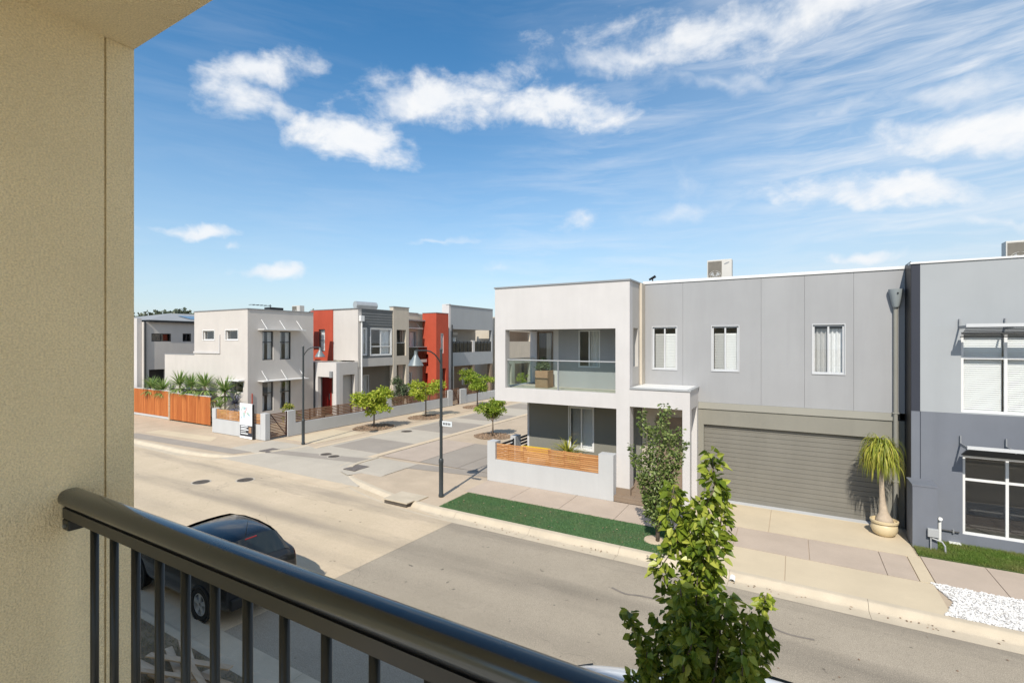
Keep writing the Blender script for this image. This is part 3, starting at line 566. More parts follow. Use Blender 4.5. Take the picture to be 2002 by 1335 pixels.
def kerb_run(path, parent, kf=lambda p: 1.0, gap=.006, length=2.4):
    """kerb sections about 2.4 m long with a joint between them"""
    acc = [path[0]]; run = 0; secs = []
    for a, b in zip(path[:-1], path[1:]):
        L_ = (Vector(b) - Vector(a)).length; t0 = 0
        while run + (L_ - t0) > length:
            t0 += length - run; q = Vector(a).lerp(Vector(b), t0 / L_); acc.append(tuple(q)); secs.append(acc); acc = [tuple(q)]; run = 0
        run += L_ - t0
        if L_ - t0 > 1e-3: acc.append(b)
    secs.append(acc)
    full = path
    for s in secs:
        if len(s) < 2: continue
        s = [tuple(p) for p in s]; t = (Vector(s[1]) - Vector(s[0])).normalized(); s[0] = (s[0][0] + t.x * gap, s[0][1] + t.y * gap)
        rows = []
        for o, z in KPROF:
            rows.append([(x, y, (rz(py) + (z + .1) * kf((px_, py)) * (1 if z > -.15 else 1))) for (x, y), (px_, py) in zip(offset(s, o), s)])
        n = len(s); V = [p for r in rows for p in r]; k = len(rows)
        F = [(i * n + j, i * n + j + 1, (i + 1) * n + j + 1, (i + 1) * n + j) for i in range(k - 1) for j in range(n - 1)] + [tuple(i * n for i in range(k)), tuple(i * n + n - 1 for i in range(k))[::-1]]
        MB().add(V, F).build('kerb_section', 'kerb', parent, smooth=True)
cornerR = smooth_path([(-15.72, 15.0), (-15.72, 14.0), (-15.5, 13.2), (-14.95, 12.5), (-14.0, 11.95), (-12.5, 11.42), (-11.0, 11.06), (-9.6, 10.88), (-8.2, 10.84)])
pathR = cornerR + [(30, 10.84)]
def fR(p): return 1.0 if p[0] > -13 else max(.28, 1 - (-13 - p[0]) / 2.4)
backR = offset(pathR, .585); backR[-1] = (30, 11.425)
footR = struct('footpath', MB().poly([(x, y) for x, y in backR] + [(30, 60), (-15.34, 60), (-15.34, 15.0)], -.2, -.022), 'pave_tan')
kr = struct('kerb', MB().box(-3, -2.9, 10.9, 11, -.3, -.25), 'kerb'); kerb_run(pathR[:-1] + [(9, 10.84)], kr, fR)
cornerL = smooth_path([(-24.0, 11.14), (-22.6, 11.22), (-21.4, 11.5), (-20.5, 12.1), (-19.85, 13.0), (-19.45, 14.0), (-19.3, 15.0)])
pathL = [(-52, 11.14)] + cornerL
def fL(p): return 1.0 if p[0] < -21.5 else max(.25, 1 - (p[0] + 21.5) / 1.8)
backL = offset(pathL, .585)
footL = struct('footpath', MB().poly(backL + [(-19.9, 15.0), (-19.3, 15.0), (-19.3, 75), (-75, 75), (-75, 11.73)], -.2, -.022), 'pave_tan')
kl = struct('kerb', MB().box(-30, -29.9, 11.2, 11.3, -.3, -.25), 'kerb'); kerb_run(pathL, kl, fL)

kn = struct('kerb', MB().box(-3, -2.9, 4.5, 4.6, -.3, -.25), 'kerb'); kerb_run([(8, 4.79), (-30, 4.79)], kn)
verge = struct('verge', MB().box(-60, 30, -6, 4.2, -.2, -.004), 'rough')

# footpath slabs, driveway and paving (each slab a piece with a joint)
def slab(parent, x0, x1, y0, y1, m, z=0.0, j=.007): return MB().box(x0 + j, x1 - j, y0 + j, y1 - j, -.06, z).build('paving_slab', m, parent)
x = -9.32
while x < -2.7: slab(footR, x, min(x + 1.68, -2.62), 13.02, 14.5, 'path'); x += 1.68
for a, b in ((-2.6, -1.25), (-1.25, .32), (.32, 1.72), (1.72, 2.24)): slab(footR, a, b, 12.80, 14.16, 'path')
for a, b in ((-2.6, -.15), (-.15, 2.47)): slab(footR, a, b, 11.43, 12.79, 'cream')
for a, b in ((-2.6, -.55), (-.55, 2.46)): slab(footR, a, b, 14.17, 16.22, 'cream')
slab(footR, 2.25, 2.50, 12.80, 14.16, 'cream', .002)
x = 2.51
while x < 9: slab(footR, x, x + 1.1, 12.85, 14.30, 'path'); x += 1.1
for a, b in ((-15.3, -13.2), (-13.2, -11.3), (-11.3, -9.36)):
    MB().add([(a + .01, 15.3, -.004), (b - .01, 15.3, -.004), (b - .01, 19.4, -.004), (a + .01, 19.4, -.004)], [(0, 1, 2, 3)]).build('paving_slab', 'pave_grey' if a > -14 else 'path', footR)
sheet('paving_strip', [(-14.6, st(-14.6) + .12), (-9.42, st(-9.4) - .1), (-9.42, st(-9.4) + .55), (-14.75, st(-14.7) + .85)], 'pave_grey', footR, -.022, .008)
sheet('paving_strip', [(-14.9, 12.75), (-14.2, 12.5), (-13.7, 13.6), (-14.1, 14.1), (-15.0, 14.0)], 'pave_light', footR, -.022, .006)
sheet('paving_strip', [(-31, 11.75), (-21.2, 12.35), (-20.9, 13.0), (-30.5, 12.6)], 'pave_grey', footL, -.022, .006)
sheet('paving_strip', [(-30.5, 12.9), (-24.8, 13.3), (-25.6, 14.1), (-30.5, 13.7)], 'cream', footL, -.022, .006)
for i in range(14):
    slab(footL, -22.2, -19.95, 15.6 + i * 3, 18.6 + i * 3, 'pave_tan' if i % 3 else 'cream', -.004)

# lawns, gravel and rough grass
tz = [(-9.12, 11.45), (-2.45, 11.45), (-2.45, 13.0), (-9.15, 13.0)]
tl = struct('lawn', MB().poly(tz, -.06, .0), 'turf'); tag(tl, 'deep green strip of artificial turf between kerb and white front wall', 'turf'); tl['kind'] = 'stuff'
blades('grass', tz, 60000, .022, .010, 'turf_leaf', tl, .0, .5)
lz = [(2.5, 14.34), (9, 14.34), (9, 15.53), (2.93, 15.53), (2.93, 14.9), (2.5, 14.86)]
l2 = struct('lawn', MB().poly(lz, -.06, .012), 'lawn'); tag(l2, 'bright green grass strip under the blue-grey house windows', 'lawn'); l2['kind'] = 'stuff'
blades('grass', lz, 60000, .055, .009, 'lawn_leaf', l2, .01, .7)
vz = [(-14, 1.5), (-3, 1.5), (-3, 4.16), (-14, 4.16)]
rg = blades('grass', vz, 26000, .045, .008, 'rough_leaf', None, -.004, .9, .7); tag(rg, 'patchy dry grass on the near verge below the balcony', 'grass')
gz = [(2.42, 12.83), (9, 12.83), (9, 11.43), (2.36, 11.43), (2.62, 12.1)]
gb = struct('gravel_bed', MB().poly(gz, -.06, -.002), 'gravel_bed')
def scatter(region, n, size, m, name, label, cat, z=0.0, flat=.6):
    xs = [p[0] for p in region]; ys = [p[1] for p in region]; X = RNG.uniform(min(xs), max(xs), n * 2); Y = RNG.uniform(min(ys), max(ys), n * 2)
    ins = np.zeros(len(X), bool); k = len(region)
    for i in range(k):
        (x0, y0), (x1, y1) = region[i], region[(i + 1) % k]
        if y0 != y1: ins ^= ((y0 > Y) != (y1 > Y)) & (X < (x1 - x0) * (Y - y0) / (y1 - y0) + x0)
    X, Y = X[ins][:n], Y[ins][:n]; n = len(X)
    base = np.array([(1, 0, 0), (0, 1, 0), (-1, 0, 0), (0, -1, 0), (0, 0, 1), (0, 0, -1)], float); F0 = np.array([(0, 1, 4), (1, 2, 4), (2, 3, 4), (3, 0, 4), (1, 0, 5), (2, 1, 5), (3, 2, 5), (0, 3, 5)])
    s = RNG.uniform(.5, 1.2, n) * size; a = RNG.uniform(0, 6.28, n); ca, sa = np.cos(a), np.sin(a)
    B = base[None] * np.stack([s, s * RNG.uniform(.5, 1, n), s * flat], 1)[:, None]; B = B + RNG.normal(0, .12, B.shape) * size
    Xr = B[..., 0] * ca[:, None] - B[..., 1] * sa[:, None] + X[:, None]; Yr = B[..., 0] * sa[:, None] + B[..., 1] * ca[:, None] + Y[:, None]
    V = np.stack([Xr, Yr, B[..., 2] + z + (s * flat * .6)[:, None]], -1).reshape(-1, 3); F = (F0[None] + (np.arange(n) * 6)[:, None, None]).reshape(-1, 3)
    me = bpy.data.meshes.new(name); me.from_pydata(V.tolist(), [], F.tolist()); me.materials.append(MT[m]); o = bpy.data.objects.new(name, me); COL.objects.link(o)
    if label: tag(o, label, cat)
    o['kind'] = 'stuff'; return o
scatter(gz, 15000, .026, 'gravel', 'gravel', 'bright white pebbles filling the verge bed beside the driveway', 'gravel')

def litter(region, n, name, label, z):
    xs = [p[0] for p in region]; ys = [p[1] for p in region]; P = np.stack([RNG.uniform(min(xs), max(xs), n), RNG.uniform(min(ys), max(ys), n), np.full(n, z)], 1); D = rand_unit(n); D[:, 2] *= .15
    tag(leaf_mesh(name, P, D, np.tile([0., 0., 1.], (n, 1)) + rand_unit(n) * .3, RNG.uniform(.03, .07, n), .03, 'mulch', None), label, 'litter')
litter([(-9, 10.95), (8, 11.3)], 160, 'leaf_litter', 'dry leaf scraps caught in the far gutter', RZ - .005)
litter([(-9, 11.5), (-2.6, 12.95)], 60, 'leaf_litter', 'few pale leaf scraps on the artificial turf', .03)
litter([(-2, 7.5), (8, 10.7)], 70, 'leaf_litter', 'sparse leaf scraps on the asphalt', RZ + .004)
# far wooded rise at the left end of the street
def far_wood():
    n = 22000; az = RNG.uniform(R(-78), R(-52), n); d = RNG.uniform(190, 260, n); top = 14.6 + .9 * np.sin(az * 60) + .5 * np.sin(az * 151 + 1)
    P = np.stack([d * np.sin(az), d * np.cos(az), RNG.uniform(0, 1, n) ** .6 * top], 1)
    return leaf_mesh('woodland', P, rand_unit(n), rand_unit(n), 1.3, 1.1, 'forest', None)
tag(far_wood(), 'far dark wooded rise on the skyline behind the leftmost house', 'woodland')

# ================================================================== OUR OWN BALCONY
X_W, Y_E, Z_C = -1.82, .742, H + .93
own = thing('balcony_wall', (X_W, 0, 3.3), 'beige rough rendered balcony side wall and soffit filling the left edge', 'wall')
MB().box(X_W - .4, X_W, -2.2, .664, -.1, Z_C).build('wall', 'beige_stucco', own)
MB().box(X_W - .4, X_W - .006, .6645, .6695, -.1, Z_C).build('control_joint', 'beige_stucco', own)
MB().box(X_W - .4, X_W, .670, Y_E, -.1, Z_C - .001).build('corner_strip', 'beige_stucco', own)
MB().box(X_W - .5, 4.5, -2.2, Y_E, Z_C, Z_C + .15).build('soffit', 'beige_stucco', own)
MB().box(X_W, 4.5, -2.2, .70, 3.25, 3.45).build('floor_slab', 'white_render', own)
MB().box(-16, X_W - .401, -3, .70, -.1, Z_C + .149).build('facade', 'beige_stucco', own)
MB().box(X_W, 4.5, .2, .4, -.1, 3.249).build('lower_wall', 'beige_stucco', own)
YR, ZT = .585, 4.474
rail = thing('balustrade', (0, YR, 3.45), 'dark bronze metal balustrade with rounded handrail crossing the foreground', 'balustrade')
def sweepX(prof, x0, x1): # profile of (y, z) swept along the street
    n = len(prof); return MB().add([(x0, y, z) for y, z in prof] + [(x1, y, z) for y, z in prof], [tuple(range(n)), tuple(range(n, 2 * n))[::-1]] + [(i, (i + 1) % n, n + (i + 1) % n, n + i) for i in range(n)])
dome = [(YR + .030 * math.copysign(abs(math.cos(t)) ** .8, math.cos(t)), ZT - .028 + .028 * math.sin(t) ** .8) for t in [math.pi * i / 18 for i in range(19)]] + [(YR - .028, ZT - .036), (YR - .020, ZT - .0425), (YR + .020, ZT - .0425), (YR + .028, ZT - .036)]
hr = sweepX(dome, X_W + .001, 4.4).build('handrail', 'rail_top', rail, smooth=True)
sweepX([(YR - .014, ZT - .0435), (YR + .014, ZT - .0435), (YR + .014, ZT - .051), (YR - .014, ZT - .051)], X_W + .001, 4.4).build('spacer', 'black_metal', rail)
sweepX([(YR - .019, ZT - .0515), (YR + .019, ZT - .0515), (YR + .019, ZT - .080), (YR - .019, ZT - .080)], X_W + .001, 4.4).build('channel', 'rail_paint', rail)
sweepX([(YR - .02, 3.56), (YR + .02, 3.56), (YR + .02, 3.53), (YR - .02, 3.53)], X_W + .001, 4.4).build('bottom_rail', 'rail_paint', rail)
b = MB().box(X_W + .0005, X_W + .045, YR - .02, YR + .02, ZT - .112, ZT - .0825); b.build('bracket', 'rail_paint', rail, bevel=.004)
MB().tube([(X_W + .025, YR - .0195, ZT - .098), (X_W + .025, YR - .026, ZT - .098)], .005, 8).build('bolt', 'galv', rail)
bal = MB().tube([(0, 0, 0), (0, 0, ZT - .0805 - 3.561)], .0098, 12); me = bpy.data.meshes.new('baluster'); me.from_pydata(bal.v, [], bal.f); me.materials.append(MT['rail_paint'])
for p in me.polygons: p.use_smooth = len(p.vertices) == 4
for i in range(46): piece(me, 'baluster', rail, (-1.661 + i * .1178, YR, 3.561))
for i in range(0, 48, 16): # posts to the slab
    MB().box(-1.72 + i * .1178 - .01, -1.72 + i * .1178 + .01, YR - .01, YR + .01, 3.451, 3.53).build('foot', 'rail_paint', rail)

# ================================================================== WHITE AND GREY TOWNHOUSE
YF, YB, XR = 14.8, 16.25, -4.36
th1 = thing('townhouse', (-3.3, 16.25, 0), 'white and grey two-storey townhouse with a framed balcony and wide garage', 'house')
PF, PB = fY(YF), fY(YB)
# white framed box
wallgrid(PF, -9.25, XR, 2.8, 6.78, .3, [(-8.82, -4.81, 3.26, 5.31)]).build('balcony_frame', 'white_render', th1)
wallgrid(fX(XR), 15.101, 16.24, 2.8, 6.78, .3, [(15.2, 15.74, 4.1, 5.33)]).build('side_wall', 'greige2', th1)
for z0, z1 in ((5.31, 6.78), (2.8, 3.26)): MB().box(-9.25, -8.95, 15.101, 17.49, z0, z1).build('side_beam', 'white_render', th1)
MB().box(-8.949, -4.661, 15.101, 17.49, 5.36, 5.5).build('balcony_ceiling', 'white_wall', th1)
MB().box(-8.949, -4.661, 15.101, 17.49, 2.84, 3.24).build('balcony_floor', 'beige', th1)
MB().box(-9.28, XR + .03, YF - .03, YF + .34, 6.781, 6.83).box(XR - .31, XR + .03, YF + .341, 16.25, 6.781, 6.83).build('parapet_cap', 'cap', th1)
wu0, wu1 = PY(1130, 650, YB)[0], PY(1173, 650, YB)[0]
wallgrid(PB, -7.42, -4.665, 3.241, 5.359, .2, [(wu0, wu1, 3.98, 5.30)]).build('balcony_wall', 'grey_panel', th1)
window(th1, PB, wu0, wu1, 3.98, 5.30, .03, .05, (.5,), (), 'white_metal', 'curtain', .9, bl=[((wu0 + wu1) / 2, wu1)])
MB().box(-7.62, -7.421, YB, 17.49, 3.241, 5.359).build('pier', 'white_render', th1)
PD = fY(17.5)
wallgrid(PD, -9.25, -7.621, 3.0, 6.0, .2, [(-8.95, -8.22, 3.25, 5.3)]).build('recess_wall', 'white_render', th1)
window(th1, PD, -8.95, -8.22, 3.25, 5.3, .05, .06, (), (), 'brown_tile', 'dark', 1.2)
# glass balustrade
mb = MB().tube([(-8.81, 14.93, 4.25), (-4.82, 14.93, 4.25)], .022, 10).box(-9.16, -9.12, 15.11, 17.49, 4.235, 4.265); mb.build('glass_rail', 'grey_metal', th1, smooth=True)
MB().box(-6.85, -6.81, 14.91, 14.95, 3.262, 4.23).build('rail_post', 'cap', th1)
for a, b in ((-8.80, -6.86), (-6.80, -4.82)): MB().box(a, b, 14.925, 14.935, 3.30, 4.22).build('glass_panel', 'clear', th1)
MB().box(-9.145, -9.135, 15.12, 17.45, 3.27, 4.22).build('glass_panel', 'clear', th1)
# ground floor under the balcony
gu0, gu1 = PY(1113, 800, YB)[0], PY(1160, 800, YB)[0]
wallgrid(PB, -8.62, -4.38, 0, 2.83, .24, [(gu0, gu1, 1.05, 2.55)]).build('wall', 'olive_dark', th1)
window(th1, PB, gu0, gu1, 1.05, 2.55, .02, .05, (.5,), (), 'white_metal', 'blind', .9, proud=.035, screen=True)
MB().box(-8.70, -8.621, 16.23, 16.6, 0, 2.83).build('corner_trim', 'white_render', th1)
MB().box(-4.78, XR, YF, 15.2, .30, 2.799).build('column', 'white_render', th1)
MB().box(-4.81, XR + .03, YF - .03, 15.23, .10, .36).build('column_plinth', 'brown_tile', th1)
# porch
mb = wallgrid(PF, XR + .001, -2.59, .02, 3.44, .25, [(XR, -2.80, 0, 2.9)]); mb.build('porch_frame', 'white_render', th1)
wallgrid(fX(-2.59), 15.051, 16.24, .02, 3.44, .2, [(15.06, 16.0, 0, 2.9)]).build('porch_side', 'white_render', th1)
MB().box(XR + .002, -2.56, YF - .03, 16.24, 3.441, 3.49).build('porch_roof', 'grey_metal', th1)
MB().box(XR + .08, -2.66, YF + .05, 16.239, 3.491, 3.497).build('porch_roof_sheet', 'white_metal', th1)
MB().box(XR + .002, -2.792, 15.06, 16.24, 2.95, 3.0).build('porch_ceiling', 'white_wall', th1)
MB().box(XR, -2.8, 16.235, 16.45, 0, 2.95).build('porch_wall', 'beige', th1)
MB().box(-3.9, -3.0, 16.2, 16.234, .33, 2.45).build('front_door', 'brown_tile', th1)
for i, (y0, y1, z) in enumerate(((14.54, 14.9, .15), (14.9, 15.2, .29), (15.2, 16.23, .33))):
    stp = MB().box(-4.86 + .02 * i, -2.82, y0, y1 + (0 if i == 2 else .02), 0, z).build('step', 'brown_tile', th1)
    for k in range(6):
        if i < 2: MB().box(-4.855 + .02 * i + k * .334, -4.855 + .02 * i + k * .334 + .325, y0 - .006, y1 - .01, z - .03, z + .006).build('tile', 'brown_tile', stp)
# garage wing
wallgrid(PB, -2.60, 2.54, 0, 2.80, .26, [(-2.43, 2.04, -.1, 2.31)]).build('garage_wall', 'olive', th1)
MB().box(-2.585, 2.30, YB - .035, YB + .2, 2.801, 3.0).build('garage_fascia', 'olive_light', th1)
n = 17
dm = MB(); hgt = 2.29 / n
prof = [(0, 0), (0, hgt * .80), (.012, hgt * .84), (.012, hgt * .97), (0, hgt)]
dm.add([(xx, YB + .11 + d, z) for xx in (-2.43, 2.04) for d, z in prof], [(i, i + 1, i + 6, i + 5) for i in range(4)]); me = bpy.data.meshes.new('door_panel'); me.from_pydata([(v[0] + .195, v[1] - YB, v[2]) for v in dm.v], [], dm.f); me.materials.append(MT['door_metal'])
gd = MB().box(-2.44, 2.05, YB + .126, YB + .16, .005, 2.32).build('garage_door', 'door_metal', th1)
for i in range(n): piece(me, 'door_panel', gd, (-.195, YB, .012 + i * hgt))
MB().box(-2.43, 2.04, YB - .14, YB + .2, -.02, .008).build('garage_sill', 'white_wall', th1)
wins = [(*PY(a, 640, YB)[:1], *PY(b, 640, YB)[:1], 3.995, 5.37) for a, b in ((1276, 1323), (1392, 1444), (1589, 1651))]
edges = [-4.345, *[PY(p, 600, YB)[0] for p in (1335, 1488, 1573, 1669)], 2.545]
for a, b in zip(edges[:-1], edges[1:]):
    wallgrid(PB, a + .0025, b - .0025, 3.003, 6.80, .12, [w for w in wins if w[1] > a and w[0] < b]).build('wall_panel', 'grey_panel', th1)
wallgrid(fY(YB + .121), -4.34, 2.54, 3.01, 6.80, .1, wins).build('wall_backing', 'grey_panel', th1)
for i, w in enumerate(wins):
    m_ = (w[0] + w[1]) / 2
    if i < 2: window(th1, PB, *w, .03, .045, (.5,), (), 'silver', 'blind', .9, proud=.022, bz=(0, .86), screen=True)
    else: window(th1, PB, *w, .03, .045, (.5,), (), 'silver', 'curtain', .9, proud=.022, screen=True, bz=(0, .92), bl=[(w[0] + .03, m_ - .02), (m_ + .02, w[1] - .02)])
MB().box(-4.345, -4.262, 15.85, 16.238, 3.5, 6.80).build('corner_strip', 'beige', th1)
MB().box(-4.33, 2.55, YB - .03, YB + .3, 6.801, 6.885).build('roof_capping', 'white_metal', th1)
MB().box(-8.6, 2.5, 17.75, 26, 6.3, 6.42).box(-4.3, 2.5, 16.56, 17.749, 6.3, 6.42).build('roof', 'roof_metal', th1)
mb = MB().box(-8.62, -8.42, 16.5, 25.9, 0, 2.79).box(-8.62, -8.42, 17.72, 25.9, 2.80, 6.29).box(-8.41, 2.3, 25.9, 26.1, 0, 6.29).box(2.31, 2.5, 16.6, 26.1, 0, 6.29); mb.build('outer_wall', 'greige2', th1)
mb = MB().tube([(2.34, YB - .07, .05), (2.34, YB - .07, 5.85)], .05, 12); dp = mb.build('downpipe', 'pipe', th1, smooth=True)
mb = MB().lathe((2.34, YB - .11, 5.80), [(.06, 0), (.075, .03), (.155, .40), (.165, .47), (.15, .47), (.06, .1)], 20); mb.build('rain_head', 'rain_head', th1, smooth=True)
MB().tube([(2.36, YB - .262, 6.16), (2.36, YB - .27, 6.16)], .02, 10).build('overflow_hole', 'black_metal', th1)
for z in (3.0, 1.2): MB().box(2.27, 2.41, YB - .125, YB - .001, z, z + .03).build('pipe_strap', 'pipe', th1)

# ------------------------------------------------------------------ front wall with slat screens
fw = thing('front_wall', (-7, 14.6, 0), 'low white rendered wall topped with timber slats in front of the townhouse', 'wall')
MB().box(-9.05, -5.26, 14.5, 14.68, 0, .765).build('wall', 'white_wall', fw)
MB().box(-9.38, -9.051, 14.5, 14.86, 0, 1.385).build('pier', 'white_wall', fw)
MB().box(-5.259, -4.78, 14.5, 14.86, 0, 1.40).build('pier', 'white_wall', fw)
pan = [-9.04, -8.55, -7.95, -7.0, -6.45, -5.9, -5.27]
for p in pan[1:-1]: MB().box(p - .05, p + .05, 14.592, 14.64, .77, 1.33).build('upright', 'slat', fw)
for k in range(6):
    a, b = pan[k], pan[k + 1]; me = unit('slat', 'slat', b - a - .006, .022, .047, .003)
    for i in range(9): piece(me, 'slat', fw, ((a + b) / 2, 14.58, .80 + i * .0625))
    if k == 5:
        MB().box(a + .01, b - .01, 14.593, 14.606, 1.0, 1.32).build('infill_panel', 'slat', fw)
sf = thing('side_fence', (-9.3, 16.5, 0), 'black horizontal slat side fence with white pier beside the townhouse', 'fence')
MB().box(-9.42, -9.2, 16.2, 16.62, 0, 1.28).build('pier', 'white_wall', sf)
for y0, y1 in ((14.88, 16.19), (16.63, 17.9)):
    me = unit('slat', 'black_metal', .025, y1 - y0, .075)
    for i in range(9): piece(me, 'slat', sf, (-9.3, (y0 + y1) / 2, .12 + i * .125))
    for y in (y0 + .03, y1 - .03): MB().box(-9.285, -9.25, y - .025, y + .025, 0, 1.2).build('post', 'black_metal', sf)
# things in the yard and on the balcony
gp = thing('spiky_plant', (-6.75, 15.55, 0), 'green grass-like fountain plant behind the slat-topped white wall', 'plant')
MB().tube([(-6.75, 15.55, 0), (-6.75, 15.55, .95)], [.07, .04], 8).build('stem', 'pale_bark', gp)
straps('foliage', (-6.75, 15.55, .95), 260, .85, .03, 'palm', gp, 1.9, 1.0, 6)
yt = MB().box(-8.2, -7.1, 14.76, 14.95, .95, 1.28); ytn = yt.build('storage_trough', 'yellow', bevel=.03)
for q in (-8.1, -7.2): MB().box(q - .03, q + .03, 14.78, 14.93, 0, .955).build('leg', 'yellow', ytn)
tag(ytn, 'bright yellow long object showing between the timber slats of the white wall', 'trough')
pl = thing('planter', (-7.8, 15.85, 3.24), 'tall brown square planter with green shrub on the townhouse balcony', 'planter')
MB().box(-8.05, -7.55, 15.6, 16.1, 3.242, 3.85).build('pot', 'planter', pl, bevel=.012)
crown('shrub', (-7.8, 15.85, 4.0), (.28, .28, .3), 500, .09, 'shrub', pl)
def ac_unit(loc, w, d, h, label, logo=False):
    x, y, z = loc; t = thing('air_conditioner', loc, label, 'air conditioner', 'rooftop air conditioners')
    MB().box(x - w / 2, x + w / 2, y - d / 2, y + d / 2, z + .06, z + h).build('casing', 'ac', t, bevel=.012)
    g = MB().box(x - w / 2 + .03, x - w / 2 + w * .60, y - d / 2 - .008, y - d / 2 - .001, z + .1, z + h - .05).build('grille', 'ac_grille', t)
    cx, cz, r = x - w / 2 + .03 + w * .285, z + h / 2 + .03, min(w * .26, h * .36)
    for k in range(3): MB().tube([(cx + r * (k + 1) / 3 * math.cos(a), y - d / 2 - .014, cz + r * (k + 1) / 3 * math.sin(a)) for a in [2 * math.pi * i / 24 for i in range(25)]], .006, 5).build('fan_guard', 'ac', g)
    for k in range(4):
        a = k * math.pi / 2 + .4; MB().add([(cx, y - d / 2 - .010, cz), (cx + r * .9 * math.cos(a), y - d / 2 - .010, cz + r * .9 * math.sin(a)), (cx + r * .9 * math.cos(a + .7), y - d / 2 - .010, cz + r * .9 * math.sin(a + .7))], [(0, 1, 2)]).build('fan_blade', 'grey_metal', g, fix=False)
    if logo:
        n = 18; MB().add([(x + w * .30 + .085 * w * 1.3 * math.cos(2 * math.pi * i / n) , y - d / 2 - .004, z + h - .13 + .022 * math.sin(2 * math.pi * i / n) + .03 * math.cos(2 * math.pi * i / n)) for i in range(n)], [tuple(range(n))]).build('badge', 'cap', t, fix=False)
    for q in (-.4, .4): MB().box(x + q * w - .04, x + q * w + .04, y - d / 2 + .03, y + d / 2 - .03, z, z + .06).build('foot', 'cap', t)
    return t
a0, a1 = PY(1383, 510, 17.4), PY(1431, 510, 17.4)
ac_unit(((a0[0] + a1[0]) / 2, 17.5, 6.42), a1[0] - a0[0], .32, a0[1] - 6.42, 'cream air conditioner with a round fan above the grey garage wing', True)
q = PY(1276, 530, 17.2); fx_ = thing('roof_fixture', (q[0], 17.2, 6.42), 'small black tilted fixture on a thin stem above the grey wing roof', 'roof fixture')
MB().tube([(q[0], 17.2, 6.42), (q[0], 17.2, 7.08)], .022, 7).build('stem', 'black_metal', fx_)
MB().tube([(q[0] - .12, 17.2, 7.06), (q[0] + .1, 17.2, 7.17)], [.035, .05], 8).build('head', 'black_metal', fx_)

# ================================================================== BLUE-GREY HOUSE ON THE RIGHT
YN = 15.55; PN = fY(YN)
th2 = thing('rendered_house', (5, 15.55, 0), 'blue-grey and pale grey rendered house with louvred sunshades at right edge', 'house')
uw, lw = (3.50, 7.4, 3.20, 5.12), (3.53, 7.4, .27, 2.17)
wallgrid(PN, 2.56, 9.5, 0, 3.17, .25, [lw]).build('lower_wall', 'blue_grey', th2)
wallgrid(PN, 2.735, 9.5, 3.171, 6.83, .25, [(uw[0], uw[1], 3.2, uw[3])]).build('upper_wall', 'pale_grey', th2)
MB().box(2.56, 2.734, YN - .004, YN + .25, 3.171, 6.83).build('corner_band', 'navy', th2)
MB().box(2.56, 2.75, YN + .251, 25, 0, 6.83).build('party_wall', 'dark_frame', th2)
MB().box(2.54, 9.5, YN - .03, YN + .3, 6.831, 6.875).build('parapet_cap', 'white_metal', th2)
MB().box(2.76, 9.5, YN + .3, 25, 6.3, 6.4).build('roof', 'roof_metal', th2)
window(th2, PN, *uw, .05, .055, (.205, .41, .615, .82), (.68,), 'white_metal', 'blind', 1.0, bz=(0, .985), bl=[(uw[0] + (uw[1] - uw[0]) * k * .205 + .03, uw[0] + (uw[1] - uw[0]) * (k + 1) * .205 - .03) for k in range(4)])
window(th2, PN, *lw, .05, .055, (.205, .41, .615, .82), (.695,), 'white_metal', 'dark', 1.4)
def louvre(root, u0, u1, z, out, nsl):
    aw = MB().box(u0 - .02, u1, YN - out - .04, YN - out - .001, z - .04, z + .035).build('sunshade', 'silver', root)
    for u in (u0, u0 + .8, u0 + 1.6, u0 + 2.4, u1):   # L-shaped brackets
        MB().add([(u + e, y, zz) for e in (-.012, .012) for y, zz in ((YN - out, z - .07), (YN - .002, z - .07), (YN - .002, z + .17), (YN - .06, z + .17), (YN - .06, z), (YN - out, z))],
                 [(0, 1, 2, 3, 4, 5), (11, 10, 9, 8, 7, 6)] + [(k, (k + 1) % 6, 6 + (k + 1) % 6, 6 + k) for k in range(6)]).build('bracket', 'cap', aw)
    me = unit('louvre_slat', 'dark_frame', u1 - u0, .055, .022)
    for i in range(nsl): piece(me, 'louvre_slat', aw, ((u0 + u1) / 2, YN - out + .05 + i * (out - .08) / nsl, z - .055 - .035 * i))
louvre(th2, 3.46, 7.5, 5.27, .62, 7); louvre(th2, 3.48, 7.5, 2.47, .62, 7)
MB().box(2.47, 2.93, 14.86, YN - .001, 0, 1.46).build('wing_wall', 'blue_grey', th2)
MB().box(2.46, 2.94, 14.85, YN - .002, 1.461, 1.50).build('wing_wall_cap', 'blue_grey', th2)
MB().box(2.546, 2.558, YN + .001, 16.24, 0, 6.90).build('blade_flashing', 'black_metal', th2)
MB().box(2.73, 2.745, YN - .003, YN + .01, 0, 3.17).build('joint', 'navy', th2)
a0 = PY(1962, 474, 17.5); ac_unit((a0[0] + .42, 17.5, 6.4), .84, .32, a0[1] - 6.4, 'air conditioner cut by the right edge above the blue-grey house')
